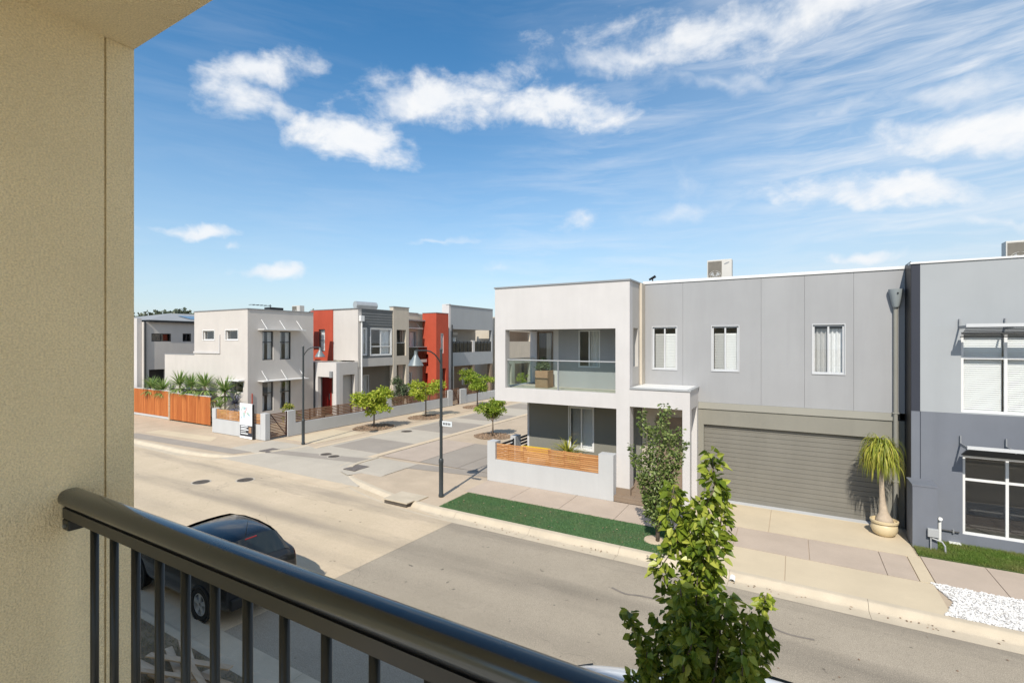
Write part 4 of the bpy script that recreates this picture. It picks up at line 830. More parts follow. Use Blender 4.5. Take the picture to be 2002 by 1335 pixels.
# services by the lawn
def riser(name, x0, y0, h, r, m, label, cat, top='cap'):
    t = thing(name, (x0, y0, 0), label, cat)
    MB().tube([(x0, y0, -.02), (x0, y0, h)], r, 9).build('pipe', m, t, smooth=True)
    if top == 'elbow': MB().tube([(x0, y0, h), (x0, y0 - .02, h + .05), (x0, y0 - .09, h + .06)], r * 1.2, 9).build('outlet', m, t, smooth=True)
    else: MB().tube([(x0, y0, h - .02), (x0, y0, h + .05)], r * 1.4, 9).build('cap', 'pvc' if top == 'white' else m, t, smooth=True)
    return t
p = G(1837, 1061); riser('drain_riser', p[0], p[1], .55, .035, 'pvc', 'white plastic riser pipe standing in the right lawn', 'pipe', 'elbow')
p = G(1857, 1059); riser('tap_riser', p[0], p[1], .50, .03, 'black_metal', 'black tap riser standing in the right lawn', 'pipe', 'white')
p = G(1815, 1064); riser('stake', p[0], p[1], .42, .022, 'copper', 'tan copper stub pipe beside the wing wall', 'pipe')
p = G(1800, 1072); mt = thing('water_meter', (p[0] + .05, 15.0, 0), 'small grey meter box on thin pipes at the wing wall corner', 'meter')
MB().box(p[0] + .12, p[0] + .32, 14.76, 14.85, .33, .52).build('box', 'grey_metal', mt, bevel=.01)
MB().tube([(p[0] + .18, 14.8, .33), (p[0] + .18, 14.8, 0)], .015, 7).tube([(p[0] + .2, 14.8, .3), (p[0] + .38, 14.78, .25), (p[0] + .42, 14.72, .18), (p[0] + .43, 14.72, 0)], .018, 7).build('pipework', 'grey_metal', mt)
p = G(1866, 1064); ld = MB().box(p[0] - .11, p[0] + .11, p[1] - .09, p[1] + .09, .02, .06).build('inspection_lid', 'pvc', bevel=.01); tag(ld, 'small white plastic lid lying in the right lawn', 'lid')
pp = thing('supply_pipe', (3.1, 15.5, .3), 'thin dark horizontal pipe clipped along the foot of the blue-grey wall', 'pipe')
MB().tube([(2.95, 15.51, .33), (3.46, 15.51, .31)], .016, 7).build('pipe', 'black_metal', pp)
for u in (3.0, 3.35): MB().box(u - .015, u + .015, 15.49, 15.549, .28, .36).build('clip', 'cap', pp)
# potted ponytail palm
pt = thing('potted_palm', (2.0, 15.42, 0), 'ponytail palm with drooping straps in a cream pot beside the garage door', 'plant')
MB().lathe((2.0, 15.42, 0), [(.17, 0), (.24, .06), (.285, .17), (.275, .27), (.25, .31), (.295, .335), (.30, .385), (.27, .395), (.255, .34)], 28).build('pot', 'pot', pt, smooth=True)
MB().lathe((2.0, 15.42, .30), [(.26, .02), (.25, .035)], 20).build('soil', 'soil', pt)
MB().tube([(2.0, 15.42, .3), (2.0, 15.42, .42), (1.985, 15.42, .58), (1.965, 15.42, .85), (1.95, 15.42, 1.2), (1.93, 15.42, 1.85)], [.22, .17, .10, .065, .055, .045], 12).build('trunk', 'pale_bark', pt, smooth='all')
for i in range(7):
    a = i * 2.4; straps('leaf_head', (1.93 + .10 * math.cos(a), 15.42 + .10 * math.sin(a), 1.78 + .085 * i), 120, .72, .022, 'palm', pt, 7.5, 1.0, 9, .52, .35)

# ================================================================== HOUSES ALONG THE LANE
def awning(root, P, u0, u1, z, out, rods=3, rise=.55):
    aw = MB().pbox(P, u0, u1, -out, -.002, z - .05, z).build('awning', 'white_metal', root)
    for i in range(rods):
        u = u0 + (u1 - u0) * (i + .2) / (rods - .6); MB().tube([P(u, -.003, z + rise), P(u, -out + .06, z + .002)], .018, 6).build('tie_rod', 'white_metal', aw)
# --- house A: corner house with fabric-like flat awnings
XA, YA = -27.0, 16.55
hA = thing('corner_house', (-30, 18.5, 0), 'pale greige two-storey corner house with white flat awnings behind the orange fence', 'house')
PA, PAy = fX(XA), fY(YA)
wa = [(17.44, 18.14, 3.80, 5.50), (18.56, 19.32, 3.80, 5.50), (17.44, 18.14, .78, 2.50), (18.56, 19.32, .78, 2.50)]
wallgrid(PA, YA, 20.95, 0, 6.75, .3, wa).build('lane_wall', 'greige', hA)
for w in wa: window(hA, PA, *w, .07, .05, (), (.62,), 'dark_frame', 'curtain', 1.0, bl=[(w[0], w[0] + .25), (w[1] - .25, w[1])])
wb = [(-31.65, -30.4, 5.0, 5.56), (-29.2, -27.95, 5.0, 5.56)]
wallgrid(PAy, -32.65, XA - .301, 0, 6.75, .3, wb + [(-28.5, -27.45, 1.9, 2.6)]).build('street_wall', 'greige', hA)
for w in wb: window(hA, PAy, *w, .08, .045, (), (), 'white_metal', 'dark', 1.0, proud=.05)
window(hA, PAy, -28.5, -27.45, 1.9, 2.6, .08, .05, (), (), 'white_metal', 'dark', 1.0)
MB().box(-28.7, -27.3, YA - .35, YA - .001, 2.62, 2.69).build('window_hood', 'white_metal', hA)
MB().box(-32.66, -29.75, YA - .06, YA - .001, 4.17, 4.29).build('ledge', 'white_render', hA)
MB().box(-29.85, -29.75, YA - .055, YA - .001, 4.291, 5.3).build('ledge_return', 'white_render', hA)
MB().box(-36.35, -32.651, YA + .02, YA + .3, 0, 4.06).build('garage_wall', 'greige', hA)
MB().box(-36.37, -32.66, YA, YA + .32, 4.061, 4.10).build('parapet_cap', 'cap', hA)
mb = MB().box(-32.69, XA + .04, YA - .04, YA + .34, 6.751, 6.80).box(XA - .34, XA + .04, YA + .341, 20.97, 6.751, 6.80); mb.build('parapet_cap', 'cap', hA)
MB().box(-32.6, XA - .31, YA + .31, 19.4, 6.2, 6.3).build('roof', 'roof_metal', hA)
MB().box(-32.65, -32.4, YA + .301, 19.4, 0, 6.74).build('back_wall', 'greige', hA)
awning(hA, PA, 17.15, 19.95, 5.62, .62); awning(hA, PA, 17.15, 20.15, 2.62, .62)
MB().tube([(XA + .03, 16.8, 0), (XA + .03, 16.8, 1.9)], .03, 6).build('downpipe', 'red', hA)
# porch between the two houses
PP = fY(21.1)
wallgrid(PP, -26.99, -25.0, 0, 3.55, .25, [(-26.75, -25.3, -.1, 2.62)]).build('porch_front', 'white_render', hA)
wallgrid(fX(-25.0), 21.351, 22.86, 0, 3.55, .25, [(21.62, 22.6, -.1, 2.75)]).build('porch_side', 'greige', hA)
MB().box(-25.5, -25.4, 21.4, 22.85, 0, 2.8).build('porch_screen', 'greige2', hA)
MB().box(-29.6, -25.55, 22.3, 22.5, 0, 3.44).build('porch_wall', 'greige2', hA)
dr = MB().box(-27.75, -26.85, 22.24, 22.299, .05, 2.5).build('door', 'red_door', hA); MB().box(-27.0, -26.96, 22.18, 22.239, 1.0, 1.4).build('handle', 'galv', dr)
MB().box(-29.6, -25.26, 21.36, 22.81, 3.45, 3.54).build('porch_roof', 'roof_metal', hA)
MB().box(-25.52, -25.3, 20.98, 21.099, 2.6, 3.0).build('letter_light', 'cap', hA)
# --- house B: red panel, charcoal weatherboards, stone tower
XB, YBs = -25.0, 22.87
hB = thing('terrace_house', (-27, 25, 0), 'lane house with red panel, charcoal weatherboards and a beige tower', 'house')
PBs, PBx = fY(YBs), fX(XB)
MB().box(-27.4, XB, YBs, YBs + .3, 3.62, 7.08).build('side_wall', 'greige', hB)
rw = (-28.85, -28.2, 4.2, 5.75)
wallgrid(fY(YBs - .05), -29.7, -27.401, 3.56, 7.06, .35, [rw]).build('red_panel', 'red', hB)
window(hB, fY(YBs - .05), *rw, .06, .05, (), (.5,), 'dark_frame', 'curtain', .8)
MB().box(-29.72, XB + .03, YBs - .07, YBs + .32, 7.081, 7.13).box(XB - .3, XB + .03, YBs + .321, 26.1, 7.081, 7.13).build('parapet_cap', 'cap', hB)
bw = [(24.0, 25.96, 3.96, 5.78), (23.28, 23.62, 4.0, 5.78)]
wallgrid(fX(XB - .03), YBs + .301, 26.1, 3.77, 7.08, .25, bw).build('sheathing', 'clad', hB)
zz = 3.78; k = 0
while zz < 7.0:
    segs = [(YBs + .31, 26.09)]
    for u0, u1, z0, z1 in bw:
        if zz + .18 > z0 - .05 and zz < z1 + .05: segs = [q for a, b in segs for q in ((a, min(b, u0 - .06)), (max(a, u1 + .06), b)) if q[1] - q[0] > .05]
    for a, b in segs: MB().add([PBx(a, 0.0, zz), PBx(b, 0.0, zz), PBx(b, .028, zz + .183), PBx(a, .028, zz + .183), PBx(a, .029, zz), PBx(b, .029, zz)], [(0, 1, 2, 3), (4, 5, 1, 0)]).build('weatherboard', 'clad', hB, fix=False)
    zz += .185
window(hB, fX(XB - .02), *bw[0], .02, .07, (.5,), (.33,), 'white_metal', 'curtain', .9, proud=.05, bl=[(25.0, 25.9)])
window(hB, fX(XB - .02), *bw[1], .02, .06, (), (), 'white_metal', 'curtain', .9, proud=.04)
MB().box(XB - .35, XB + .02, YBs + .02, 26.1, 3.2, 3.768).build('beam', 'greige2', hB)
MB().box(XB - .35, XB - .01, YBs + .05, YBs + .4, 0, 3.199).build('column', 'greige2', hB)
wallgrid(fX(-26.6), YBs, 28, 0, 3.6, .2, [(24.0, 25.4, .5, 2.5)]).build('ground_wall', 'olive', hB)
window(hB, fX(-26.6), 24.0, 25.4, .5, 2.5, .03, .06, (.5,), (), 'white_metal', 'curtain', .9)
MB().tube([(XB + .09, 23.1, 0), (XB + .09, 23.1, 6.3)], .055, 8).build('downpipe', 'white_metal', hB, smooth=True)
MB().box(XB + .01, XB + .2, 22.95, 23.25, 6.25, 6.62).build('rain_head', 'white_metal', hB)
wallgrid(fX(XB + .05), 26.11, 27.75, 0, 7.38, .35, [(26.45, 27.45, 3.85, 5.75), (26.45, 27.45, -.1, 3.2)]).build('tower', 'beige', hB)
MB().box(XB - .35, XB + .09, 26.08, 27.78, 7.381, 7.44).build('tower_cap', 'cap', hB)
window(hB, fX(XB - .4), 26.4, 27.5, 3.85, 5.75, .03, .05, (.5,), (), 'dark_frame', 'curtain', .9, bl=[(26.4, 26.8)])
MB().box(XB - .1, XB - .06, 26.46, 27.44, 4.78, 4.83).build('juliet_rail', 'grey_metal', hB); MB().box(XB - .09, XB - .08, 26.46, 27.44, 3.87, 4.77).build('glass_panel', 'smoke', hB)
MB().box(-29.6, XB - .3, 23.2, 33, 6.5, 6.6).build('roof', 'roof_metal', hB)
# --- house B2: beige recess and red tower
hC = thing('terrace_house', (-26, 29, 0), 'beige lane house with slim awning beside a tall red tower', 'house')
P2 = fX(-26.0)
cw = [(28.3, 29.8, 3.65, 5.7), (28.4, 29.3, .2, 2.5)]
wallgrid(P2, 27.76, 30.6, 0, 7.12, .25, cw).build('wall', 'beige', hC)
window(hC, P2, *cw[0], .05, .06, (.5,), (), 'grey_metal', 'curtain', .9); window(hC, P2, *cw[1], .05, .06, (.5,), (), 'white_metal', 'curtain', .9)
MB().box(-26.28, -25.96, 27.76, 30.0, 7.121, 7.17).build('parapet_cap', 'cap', hC)
awning(hC, P2, 28.0, 29.9, 5.95, .6, 2)
MB().box(-26.0, -25.1, 27.78, 30.0, 3.28, 3.5).build('balcony_slab', 'greige2', hC)
MB().box(-25.14, -25.12, 27.8, 30.0, 3.52, 4.45).build('glass_panel', 'smoke', hC); MB().box(-25.16, -25.1, 27.8, 30.0, 4.46, 4.50).build('balcony_rail', 'grey_metal', hC)
wallgrid(fX(-24.2), 30.06, 31.62, 0, 7.14, .3, [(30.62, 31.02, 3.95, 5.55), (30.75, 31.3, .05, 2.75)]).build('red_tower', 'red', hC)
wallgrid(fY(30.06), -25.6, -24.501, 0, 7.14, .3, [(-25.45, -25.0, 2.95, 3.9), (-25.45, -25.05, .1, 2.4)]).build('red_side', 'red', hC)
MB().box(-25.6, -24.51, 30.4, 30.5, 0, 7).build('red_recess', 'red_door', hC)
MB().box(-25.62, -24.18, 30.03, 31.64, 7.141, 7.18).build('tower_cap', 'cap', hC)
window(hC, fX(-24.2), 30.62, 31.02, 3.95, 5.55, .05, .05, (), (), 'white_metal', 'curtain', .7)
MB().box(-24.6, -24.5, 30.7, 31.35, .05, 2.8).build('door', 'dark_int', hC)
# --- house C: tall pale house with wide balcony
hD = thing('terrace_house', (-26, 36, 0), 'tall pale grey house with dark glass balcony at the end of the lane row', 'house')
P3 = fX(-25.0)
wallgrid(P3, 33.0, 39.6, 2.8, 7.95, .3, [(33.25, 39.4, 3.95, 5.96)]).build('balcony_frame', 'pale_grey', hD)
MB().box(-25.75, -25.001, 32.75, 32.999, 0, 8.05).build('side_wall', 'white_render', hD)
MB().box(-25.32, -24.96, 32.74, 39.62, 7.951, 8.0).build('parapet_cap', 'cap', hD)
MB().box(-25.2, -25.0, 36.2, 36.55, 3.951, 5.0).build('post', 'white_render', hD)
for a, b in ((33.27, 36.18), (36.57, 39.38)):
    MB().box(-25.12, -25.1, a, b, 3.98, 4.9).build('glass_panel', 'smoke', hD)
    nb = int((b - a) / .55)
    for i in range(nb + 1): MB().box(-25.09, -25.06, a + i * (b - a) / nb - .02, a + i * (b - a) / nb + .02, 3.97, 4.92).build('glass_post', 'dark_frame', hD)
wallgrid(fX(-27.0), 33.0, 39.6, 2.8, 6.2, .2, [(34.8, 36.6, 3.2, 5.3)]).build('balcony_wall', 'greige2', hD)
window(hD, fX(-27.0), 34.8, 36.6, 3.2, 5.3, .04, .06, (.5,), (), 'white_metal', 'blind', .8)
MB().box(-27, -26.8, 35.1, 36.4, 5.5, 5.75).build('wall_unit', 'white_metal', hD)
MB().box(-26.99, -25.31, 33.01, 39.5, 6.0, 6.1).build('balcony_ceiling', 'greige2', hD); MB().box(-26.99, -25.31, 33.01, 39.5, 3.0, 3.2).build('balcony_floor', 'greige2', hD)
wallgrid(fX(-27.2), 33.0, 39.6, 0, 2.99, .2, [(37.6, 38.6, .8, 2.4)]).build('ground_wall', 'brown_tile', hD); window(hD, fX(-27.2), 37.6, 38.6, .8, 2.4, .03, .06, (), (), 'white_metal', 'curtain', .8)
for y in (33.1, 36.2, 39.2): MB().box(-25.35, -25.02, y, y + .35, 0, 2.799).build('column', 'brown_tile' if y > 34 else 'greige2', hD)
MB().tube([(-24.9, 33.05, 0), (-24.9, 33.05, 6.3)], .05, 8).build('downpipe', 'dark_frame', hD)
# --- house E glimpsed through the white balcony
hE = thing('terrace_house', (-26, 45, 0), 'sandy beige house glimpsed through the left side of the white balcony', 'house')
wallgrid(P3, 40.6, 50, 0, 7.2, .3, [(42.0, 47.3, 4.9, 5.93), (42.2, 43.2, -.1, 2.6), (43.9, 47.2, -.1, 2.6)]).build('wall', 'beige', hE)
MB().box(-26.4, -26.3, 41, 49.5, 0, 6.9).build('recess_wall', 'brown_tile', hE); MB().box(-34, -25.301, 40.4, 40.6, 0, 7.3).build('side_wall', 'beige', hE)
MB().box(-25.32, -24.96, 40.58, 50, 7.201, 7.26).build('parapet_cap', 'cap', hE)
# --- house D far left with the metal roof
hF = thing('neighbour_house', (-42, 20, 0), 'pale house with grey metal hip roof behind the yuccas at far left', 'house')
KD = 1.078; P4 = fX(-36.0 * KD); zD = lambda z: H + (z - H) * KD
dw = [(15.64 * KD, 16.8 * KD, zD(4.90), zD(5.42)), (17.5 * KD, 18.05 * KD, zD(4.90), zD(5.44)), (15.5 * KD, 16.45 * KD, -.1, zD(3.08))]
wallgrid(P4, 15.2 * KD, 26, 0, 6.25, .25, dw).build('lane_wall', 'greige', hF)
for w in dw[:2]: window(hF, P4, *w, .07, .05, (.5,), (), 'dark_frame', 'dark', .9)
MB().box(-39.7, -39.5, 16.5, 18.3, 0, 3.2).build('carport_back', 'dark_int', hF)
MB().box(-50, -39.07, 16.39, 16.62, 0, 6.25).build('street_wall', 'white_render', hF)
MB().box(-44, -39.07, 16.1, 16.38, 0, 6.5).build('front_pier', 'white_render', hF)
MB().tube([(-38.75, 16.46, 0), (-38.75, 16.46, 6.25)], .055, 8).build('downpipe', 'dark_frame', hF)
MB().box(-50, -38.55, 16.63, 26.2, 6.251, 6.39).build('fascia', 'dark_frame', hF)
rf = MB().add([(-50, 16.55, 6.391), (-38.5, 16.55, 6.391), (-38.5, 26.3, 6.391), (-50, 26.3, 6.391), (-43.2, 20.1, 7.15), (-43.2, 22.6, 7.15)], [(0, 1, 4), (1, 2, 5, 4), (2, 3, 5), (3, 0, 4, 5), (0, 3, 2, 1)]).build('roof', 'roof_metal', hF, fix=False)
MB().add([(-39.4, 19.7, 6.58), (-39.4, 22.1, 6.58), (-41.3, 22.1, 6.90), (-41.3, 19.7, 6.90)], [(0, 1, 2, 3)]).build('solar_panel', 'solar', rf, fix=False)
# rooftop things
tk = thing('solar_water_heater', (-27.0, 25.2, 6.6), 'silver cylindrical hot water tank on the charcoal weatherboard house roof', 'water heater')
MB().tube([(-27.2, 24.6, 7.52), (-26.9, 26.3, 7.52)], .27, 20).build('tank', 'tank', tk, smooth=True); MB().tube([(-26.9, 26.3, 7.52), (-26.89, 26.34, 7.52)], .24, 20).build('end_cap', 'black_metal', tk)
for y in (24.9, 26.0): MB().box(-27.2, -26.95, y - .05, y + .05, 6.6, 7.28).build('stand', 'cap', tk)
ac_unit((-28.6, 21.0, 6.3), .8, .35, .98, 'white air conditioner on the corner house roof beside the red panel')
dk = thing('roof_antenna', (-28.3, 18.8, 6.3), 'spiky dark antenna and box above the corner house parapet', 'antenna')
MB().tube([(-28.3, 18.8, 6.3), (-28.3, 18.8, 7.2)], .03, 6).build('mast', 'black_metal', dk); MB().box(-28.6, -28.0, 18.6, 19.5, 6.75, 7.02).build('box', 'black_metal', dk)
for i in range(5): MB().tube([(-28.3 - .3, 17.6 + i * .25, 7.12), (-28.0, 17.6 + i * .25, 7.12)], .014, 5).build('element', 'black_metal', dk)
MB().tube([(-28.3, 17.5, 7.12), (-28.3, 18.9, 7.12)], .014, 5).build('boom', 'black_metal', dk)
dm_ = thing('roof_vent', (-29, 30.5, 6.6), 'low dark domed roof vent behind the red tower', 'vent')
MB().lathe((-29, 30.3, 6.6), [(1.0, 0), (1.0, .35), (.8, .62), (.4, .78), (.05, .82)], 18).build('dome', 'cap', dm_, smooth=True)

# ------------------------------------------------------------------ fences along the lane
ofn = thing('timber_fence', (-34, 15.7, 0), 'orange stained vertical board fence and gate at the far left', 'fence')
me = unit('board', 'fence', .142, .022, 1.62)
x = -46.0
while x < -33.7: piece(me, 'board', ofn, (x, 15.80 + RNG.uniform(-.004, .004), .13 + .81)); x += .15
x = -33.55
while x < -29.1: piece(me, 'board', ofn, (x, 15.64 + RNG.uniform(-.004, .004), .07 + .81)); x += .15
MB().box(-46, -33.66, 15.78, 15.86, 1.751, 1.80).build('capping', 'white_wall', ofn); MB().box(-33.66, -29.05, 15.61, 15.70, 1.70, 1.74).build('capping', 'white_wall', ofn)
MB().box(-46, -33.6, 15.76, 15.86, 0, .12).build('plinth', 'white_wall', ofn); MB().box(-33.78, -33.64, 15.6, 15.75, 0, 1.76).build('post', 'timber', ofn)
for z in (.45, 1.4): MB().box(-46, -29.05, 15.87, 15.92, z, z + .07).build('rail', 'slat', ofn)
def slat_screen(root, axis, fixed, a, b, z0, z1, n, m, bays):
    """timber slats between posts; every slat is its own piece"""
    L_ = (b - a) / bays
    for k in range(bays + 1):
        u = a + k * L_
        (MB().box(u - .03, u + .03, fixed + .02, fixed + .06, z0, z1) if axis == 'X' else MB().box(fixed - .06, fixed - .02, u - .03, u + .03, z0, z1)).build('upright', 'dark_red_metal' if axis == 'Y' else m, root)
    h = (z1 - z0) / n; me = unit('slat', m, L_ - .01 if axis == 'X' else .022, .022 if axis == 'X' else L_ - .01, h * .66)
    for k in range(bays):
        for i in range(n):
            u = a + (k + .5) * L_; z = z0 + h * (i + .5); piece(me, 'slat', root, (u, fixed, z) if axis == 'X' else (fixed, u, z))
lw1 = thing('boundary_wall', (-24, 14.85, 0), 'low pale wall with timber slat screen wrapping the corner house', 'wall')
MB().box(-27.3, -23.01, 14.75, 14.93, 0, .74).build('wall', 'white_wall', lw1); MB().box(-27.3, -26.95, 14.74, 15.0, .741, 1.29).build('pier', 'white_wall', lw1)
MB().box(-23.0, -22.6, 14.75, 15.0, 0, 1.32).build('pier', 'white_wall', lw1); MB().box(-22.85, -22.6, 16.0, 16.44, 0, 1.31).build('pier', 'white_wall', lw1)
slat_screen(lw1, 'X', 14.80, -26.93, -23.05, .76, 1.27, 7, 'slat', 4)
MB().box(-22.82, -22.6, 16.441, 23.1, 0, .64).build('wall', 'white_wall', lw1); slat_screen(lw1, 'Y', -22.68, 16.46, 23.08, .66, 1.27, 7, 'slat_y', 7)
def gate(loc, w, label):
    t = thing('gate', loc, label, 'gate'); x, y, z = loc
    for u in (y, y + w - .05): MB().box(x - .05, x, u, u + .05, .06, 1.3).build('stile', 'dark_red_metal', t)
    me = unit('slat', 'slat_y', .02, w - .1, .05)
    for i in range(15): piece(me, 'slat', t, (x - .02, y + w / 2, .12 + i * .08))
    MB().tube([(x + .005, y + .06, 1.25), (x + .005, y + w - .08, .12)], .022, 4).build('brace', 'dark_red_metal', t)
gate((-22.66, 15.01, 0), .98, 'brown slat gate with a diagonal brace beside the corner pier')
lw2 = thing('boundary_wall', (-22.7, 27, 0), 'low grey wall with brown slat screens in front of the red tower house', 'wall')
MB().box(-22.85, -22.6, 23.12, 23.5, 0, 1.3).build('pier', 'white_wall', lw2); MB().box(-22.82, -22.6, 23.501, 29.46, 0, .64).build('wall', 'white_wall', lw2)
slat_screen(lw2, 'Y', -22.68, 23.52, 29.44, .66, 1.25, 7, 'slat_y', 6)
MB().box(-22.85, -22.58, 29.47, 30.03, 0, 1.18).build('pier', 'white_wall', lw2)
gate((-22.66, 30.05, 0), .95, 'brown slat gate between white piers before the tall pale house')
lw3 = thing('boundary_wall', (-22.7, 36, 0), 'low pale wall with slats at the far end of the lane', 'wall')
MB().box(-22.85, -22.58, 31.02, 31.85, 0, 1.15).build('pier', 'white_wall', lw3); MB().box(-22.82, -22.6, 31.851, 48, 0, .62).build('wall', 'white_wall', lw3); slat_screen(lw3, 'Y', -22.68, 31.9, 33.6, .64, 1.2, 7, 'slat_y', 2)
# sign board leaning on the corner wall
sb = thing('sign_board', (-23.95, 14.6, 0), 'tall real estate style board with pale pictures and dark lower half at the corner', 'sign board')
MB().box(-24.5, -23.42, 14.60, 14.64, 0, 1.76).build('board', 'board', sb); MB().box(-23.415, -23.36, 14.58, 14.66, 0, 1.74).build('post', 'black_metal', sb)
for i in range(26):
    r_ = RNG.uniform(size=4); a, c = -24.45 + r_[0] * .8, .72 + r_[1] * .85
    mk = mat('picture_%d' % i, [(.55, .66, .74), (.72, .74, .78), (.62, .42, .42), (.36, .50, .55), (.80, .80, .80), (.45, .55, .50)][i % 6], .5, .25, 9)
    MB().box(a, a + .08 + r_[2] * .16, 14.594 - .0002 * i, 14.599, c, c + .05 + r_[3] * .10).build('picture', mk, sb)
MB().box(-24.47, -23.45, 14.592, 14.599, .12, .66).build('dark_panel', 'ink', sb)
for i, (z, w_) in enumerate(((.58, .62), (.50, .5), (.42, .66), (.33, .45), (.22, .7))): MB().box(-24.40, -24.40 + w_, 14.588, 14.591, z, z + (.035 if i % 2 else .05)).build('text_line', 'board', sb)
MB().box(-23.72, -23.5, 14.588, 14.591, .15, .6).build('portrait', 'planter', sb); MB().box(-23.78, -23.47, 14.586, 14.5875, .12, .3).build('portrait_suit', 'navy', sb)

# ================================================================== STREET FURNITURE
def street_lamp(x, y, dx, dy, label):
    t = thing('street_lamp', (x, y, 0), label, 'street lamp', 'black street lamps')
    MB().lathe((x, y, 0), [(.085, 0), (.085, .06), (.070, .09), (.070, 1.05), (.078, 1.07), (.078, 1.16), (.055, 1.2)], 14).build('base', 'lamp_paint', t, smooth=True)
    MB().tube([(x, y, 1.15), (x, y, 4.62)], [.05, .042], 12).build('pole', 'lamp_paint', t, smooth=True); MB().lathe((x, y, 4.6), [(.05, 0), (.05, .05), (.02, .1)], 10).build('finial', 'lamp_paint', t)
    pts = [(x + dx * a, y + dy * a, z) for a, z in ((.03, 4.22), (.15, 4.36), (.32, 4.50), (.52, 4.59), (.75, 4.63), (1.22, 4.63))]
    MB().tube(pts, .022, 8).build('arm', 'lamp_paint', t, smooth=True)
    sx, sy = x + dx * 1.2, y + dy * 1.2; sh = MB().lathe((sx, sy, 4.18), [(.225, 0), (.23, .015), (.12, .20), (.06, .30), (.045, .34), (.045, .44)], 24).build('shade', 'galv', t, smooth=True)
    MB().lathe((sx, sy, 4.19), [(.02, -.012), (.14, 0), (.13, .05), (.04, .08)], 18).build('lens', 'blind', sh, smooth=True)
    return t
l1 = street_lamp(-9.66, 12.24, 0, -1, 'black street lamp with bell shade on the near paved corner, left of the turf')
l2_ = street_lamp(-20.27, 15.16, 1, 0, 'black street lamp with bell shade by the low wall of the corner house')
sg = thing('street_sign', (-9.62, 12.2, 2.3), 'small grey street name plate fixed to the near lamp post', 'sign')
MB().box(-9.58, -9.2, 12.19, 12.205, 2.24, 2.40).build('plate', 'sign', sg, bevel=.004)
MB().lathe((-9.66, 12.24, 2.22), [(.058, 0), (.058, .2)], 12).build('clamp', 'lamp_paint', sg)
for i, w_ in enumerate((.03, .025, .035, .02, .03, .03)): MB().box(-9.54 + i * .05, -9.54 + i * .05 + w_, 12.185, 12.1895, 2.285, 2.355).build('letter', 'ink', sg)
def manhole(x, y, z, r, label):
    t = thing('manhole_cover', (x, y, z), label, 'manhole cover', 'round iron manhole covers')
    MB().lathe((x, y, z - .03), [(r + .05, 0), (r + .05, .034), (r, .034), (r, 0)], 28, False).build('ring', 'pave_light', t); MB().lathe((x, y, z - .03), [(r - .006, 0), (r - .006, .037), (r * .5, .039)], 28).build('lid', 'iron', t)
    me = unit('rib', 'iron', r * 1.3, .02, .008)
    for i in range(5): piece(me, 'rib', t, (x, y + (i - 2) * r * .28, z + .011))
manhole(-18.25, 9.48, RZ, .27, 'left of the two round manhole covers in the pale concrete road')
manhole(-17.15, 10.42, RZ, .27, 'right of the two round manhole covers in the pale concrete road')
manhole(-17.6, 14.3, -.002, .24, 'left of the paired small manhole covers in the lane mouth')
manhole(-16.98, 14.2, -.002, .24, 'right of the paired small manhole covers in the lane mouth')
manhole(-18.27, 20.14, .0, .3, 'single manhole cover further up the lane near the first tree')
def grate(x0, x1, y0, y1, z, label):
    t = thing('drain_grate', ((x0 + x1) / 2, (y0 + y1) / 2, z), label, 'drain grate', 'rectangular drain grates')
    MB().box(x0, x1, y0, y1, z - .02, z + .006).build('pit', 'iron', t)
    n = 11; me = unit('bar', 'grate', (x1 - x0) / n * .72, y1 - y0 - .04, .016)
    for i in range(n): piece(me, 'bar', t, (x0 + (x1 - x0) * (i + .5) / n, (y0 + y1) / 2, z + .012))
grate(-20.72, -20.1, 13.2, 13.9, -.004, 'rectangular drain grate near the corner house gate')
grate(-15.0, -14.38, 12.98, 13.75, -.008, 'rectangular drain grate on the near paved corner by the kerb curve')
ip = thing('stormwater_inlet', (-10.5, 11.2, 0), 'stormwater side inlet slot in the curved kerb with concrete lid', 'drain')
MB().box(-10.98, -10.08, 11.10, 11.38, -.16, .012).build('throat', 'iron', ip); MB().box(-11.02, -10.04, 11.07, 11.42, .0125, .045).build('lintel', 'kerb', ip, bevel=.006)
MB().box(-11.08, -9.98, 11.43, 12.0, -.05, .018).build('lid', 'kerb', ip, bevel=.008)
w_ = G(1410, 1218, -.08); kd = thing('kerb_outlet', (w_[0], w_[1], -.1), 'small round drain pipe end set in the right kerb', 'drain')
MB().tube([(w_[0], 11.20, -.045), (w_[0], 11.06, -.085)], .055, 12, False).build('pipe', 'pvc', kd); MB().tube([(w_[0], 11.18, -.05), (w_[0], 11.17, -.053)], .05, 12).build('bore', 'black_metal', kd)
# house number stencilled on the kerb
cu = bpy.data.curves.new('number', 'FONT'); cu.body = '212'; cu.size = .125; cu.extrude = .001; tmp = bpy.data.objects.new('tmp', cu); COL.objects.link(tmp)
bpy.context.view_layer.update(); me = bpy.data.meshes.new_from_object(tmp.evaluated_get(bpy.context.evaluated_depsgraph_get())); bpy.data.objects.remove(tmp); me.materials.clear(); me.materials.append(MT['ink'])
no = bpy.data.objects.new('kerb_number', me); COL.objects.link(no); no.location = (-2.93, 11.205, -.078); no.rotation_euler = (R(43), 0, 0); tag(no, 'small dark house number stencilled on the kerb beside the turf', 'number')
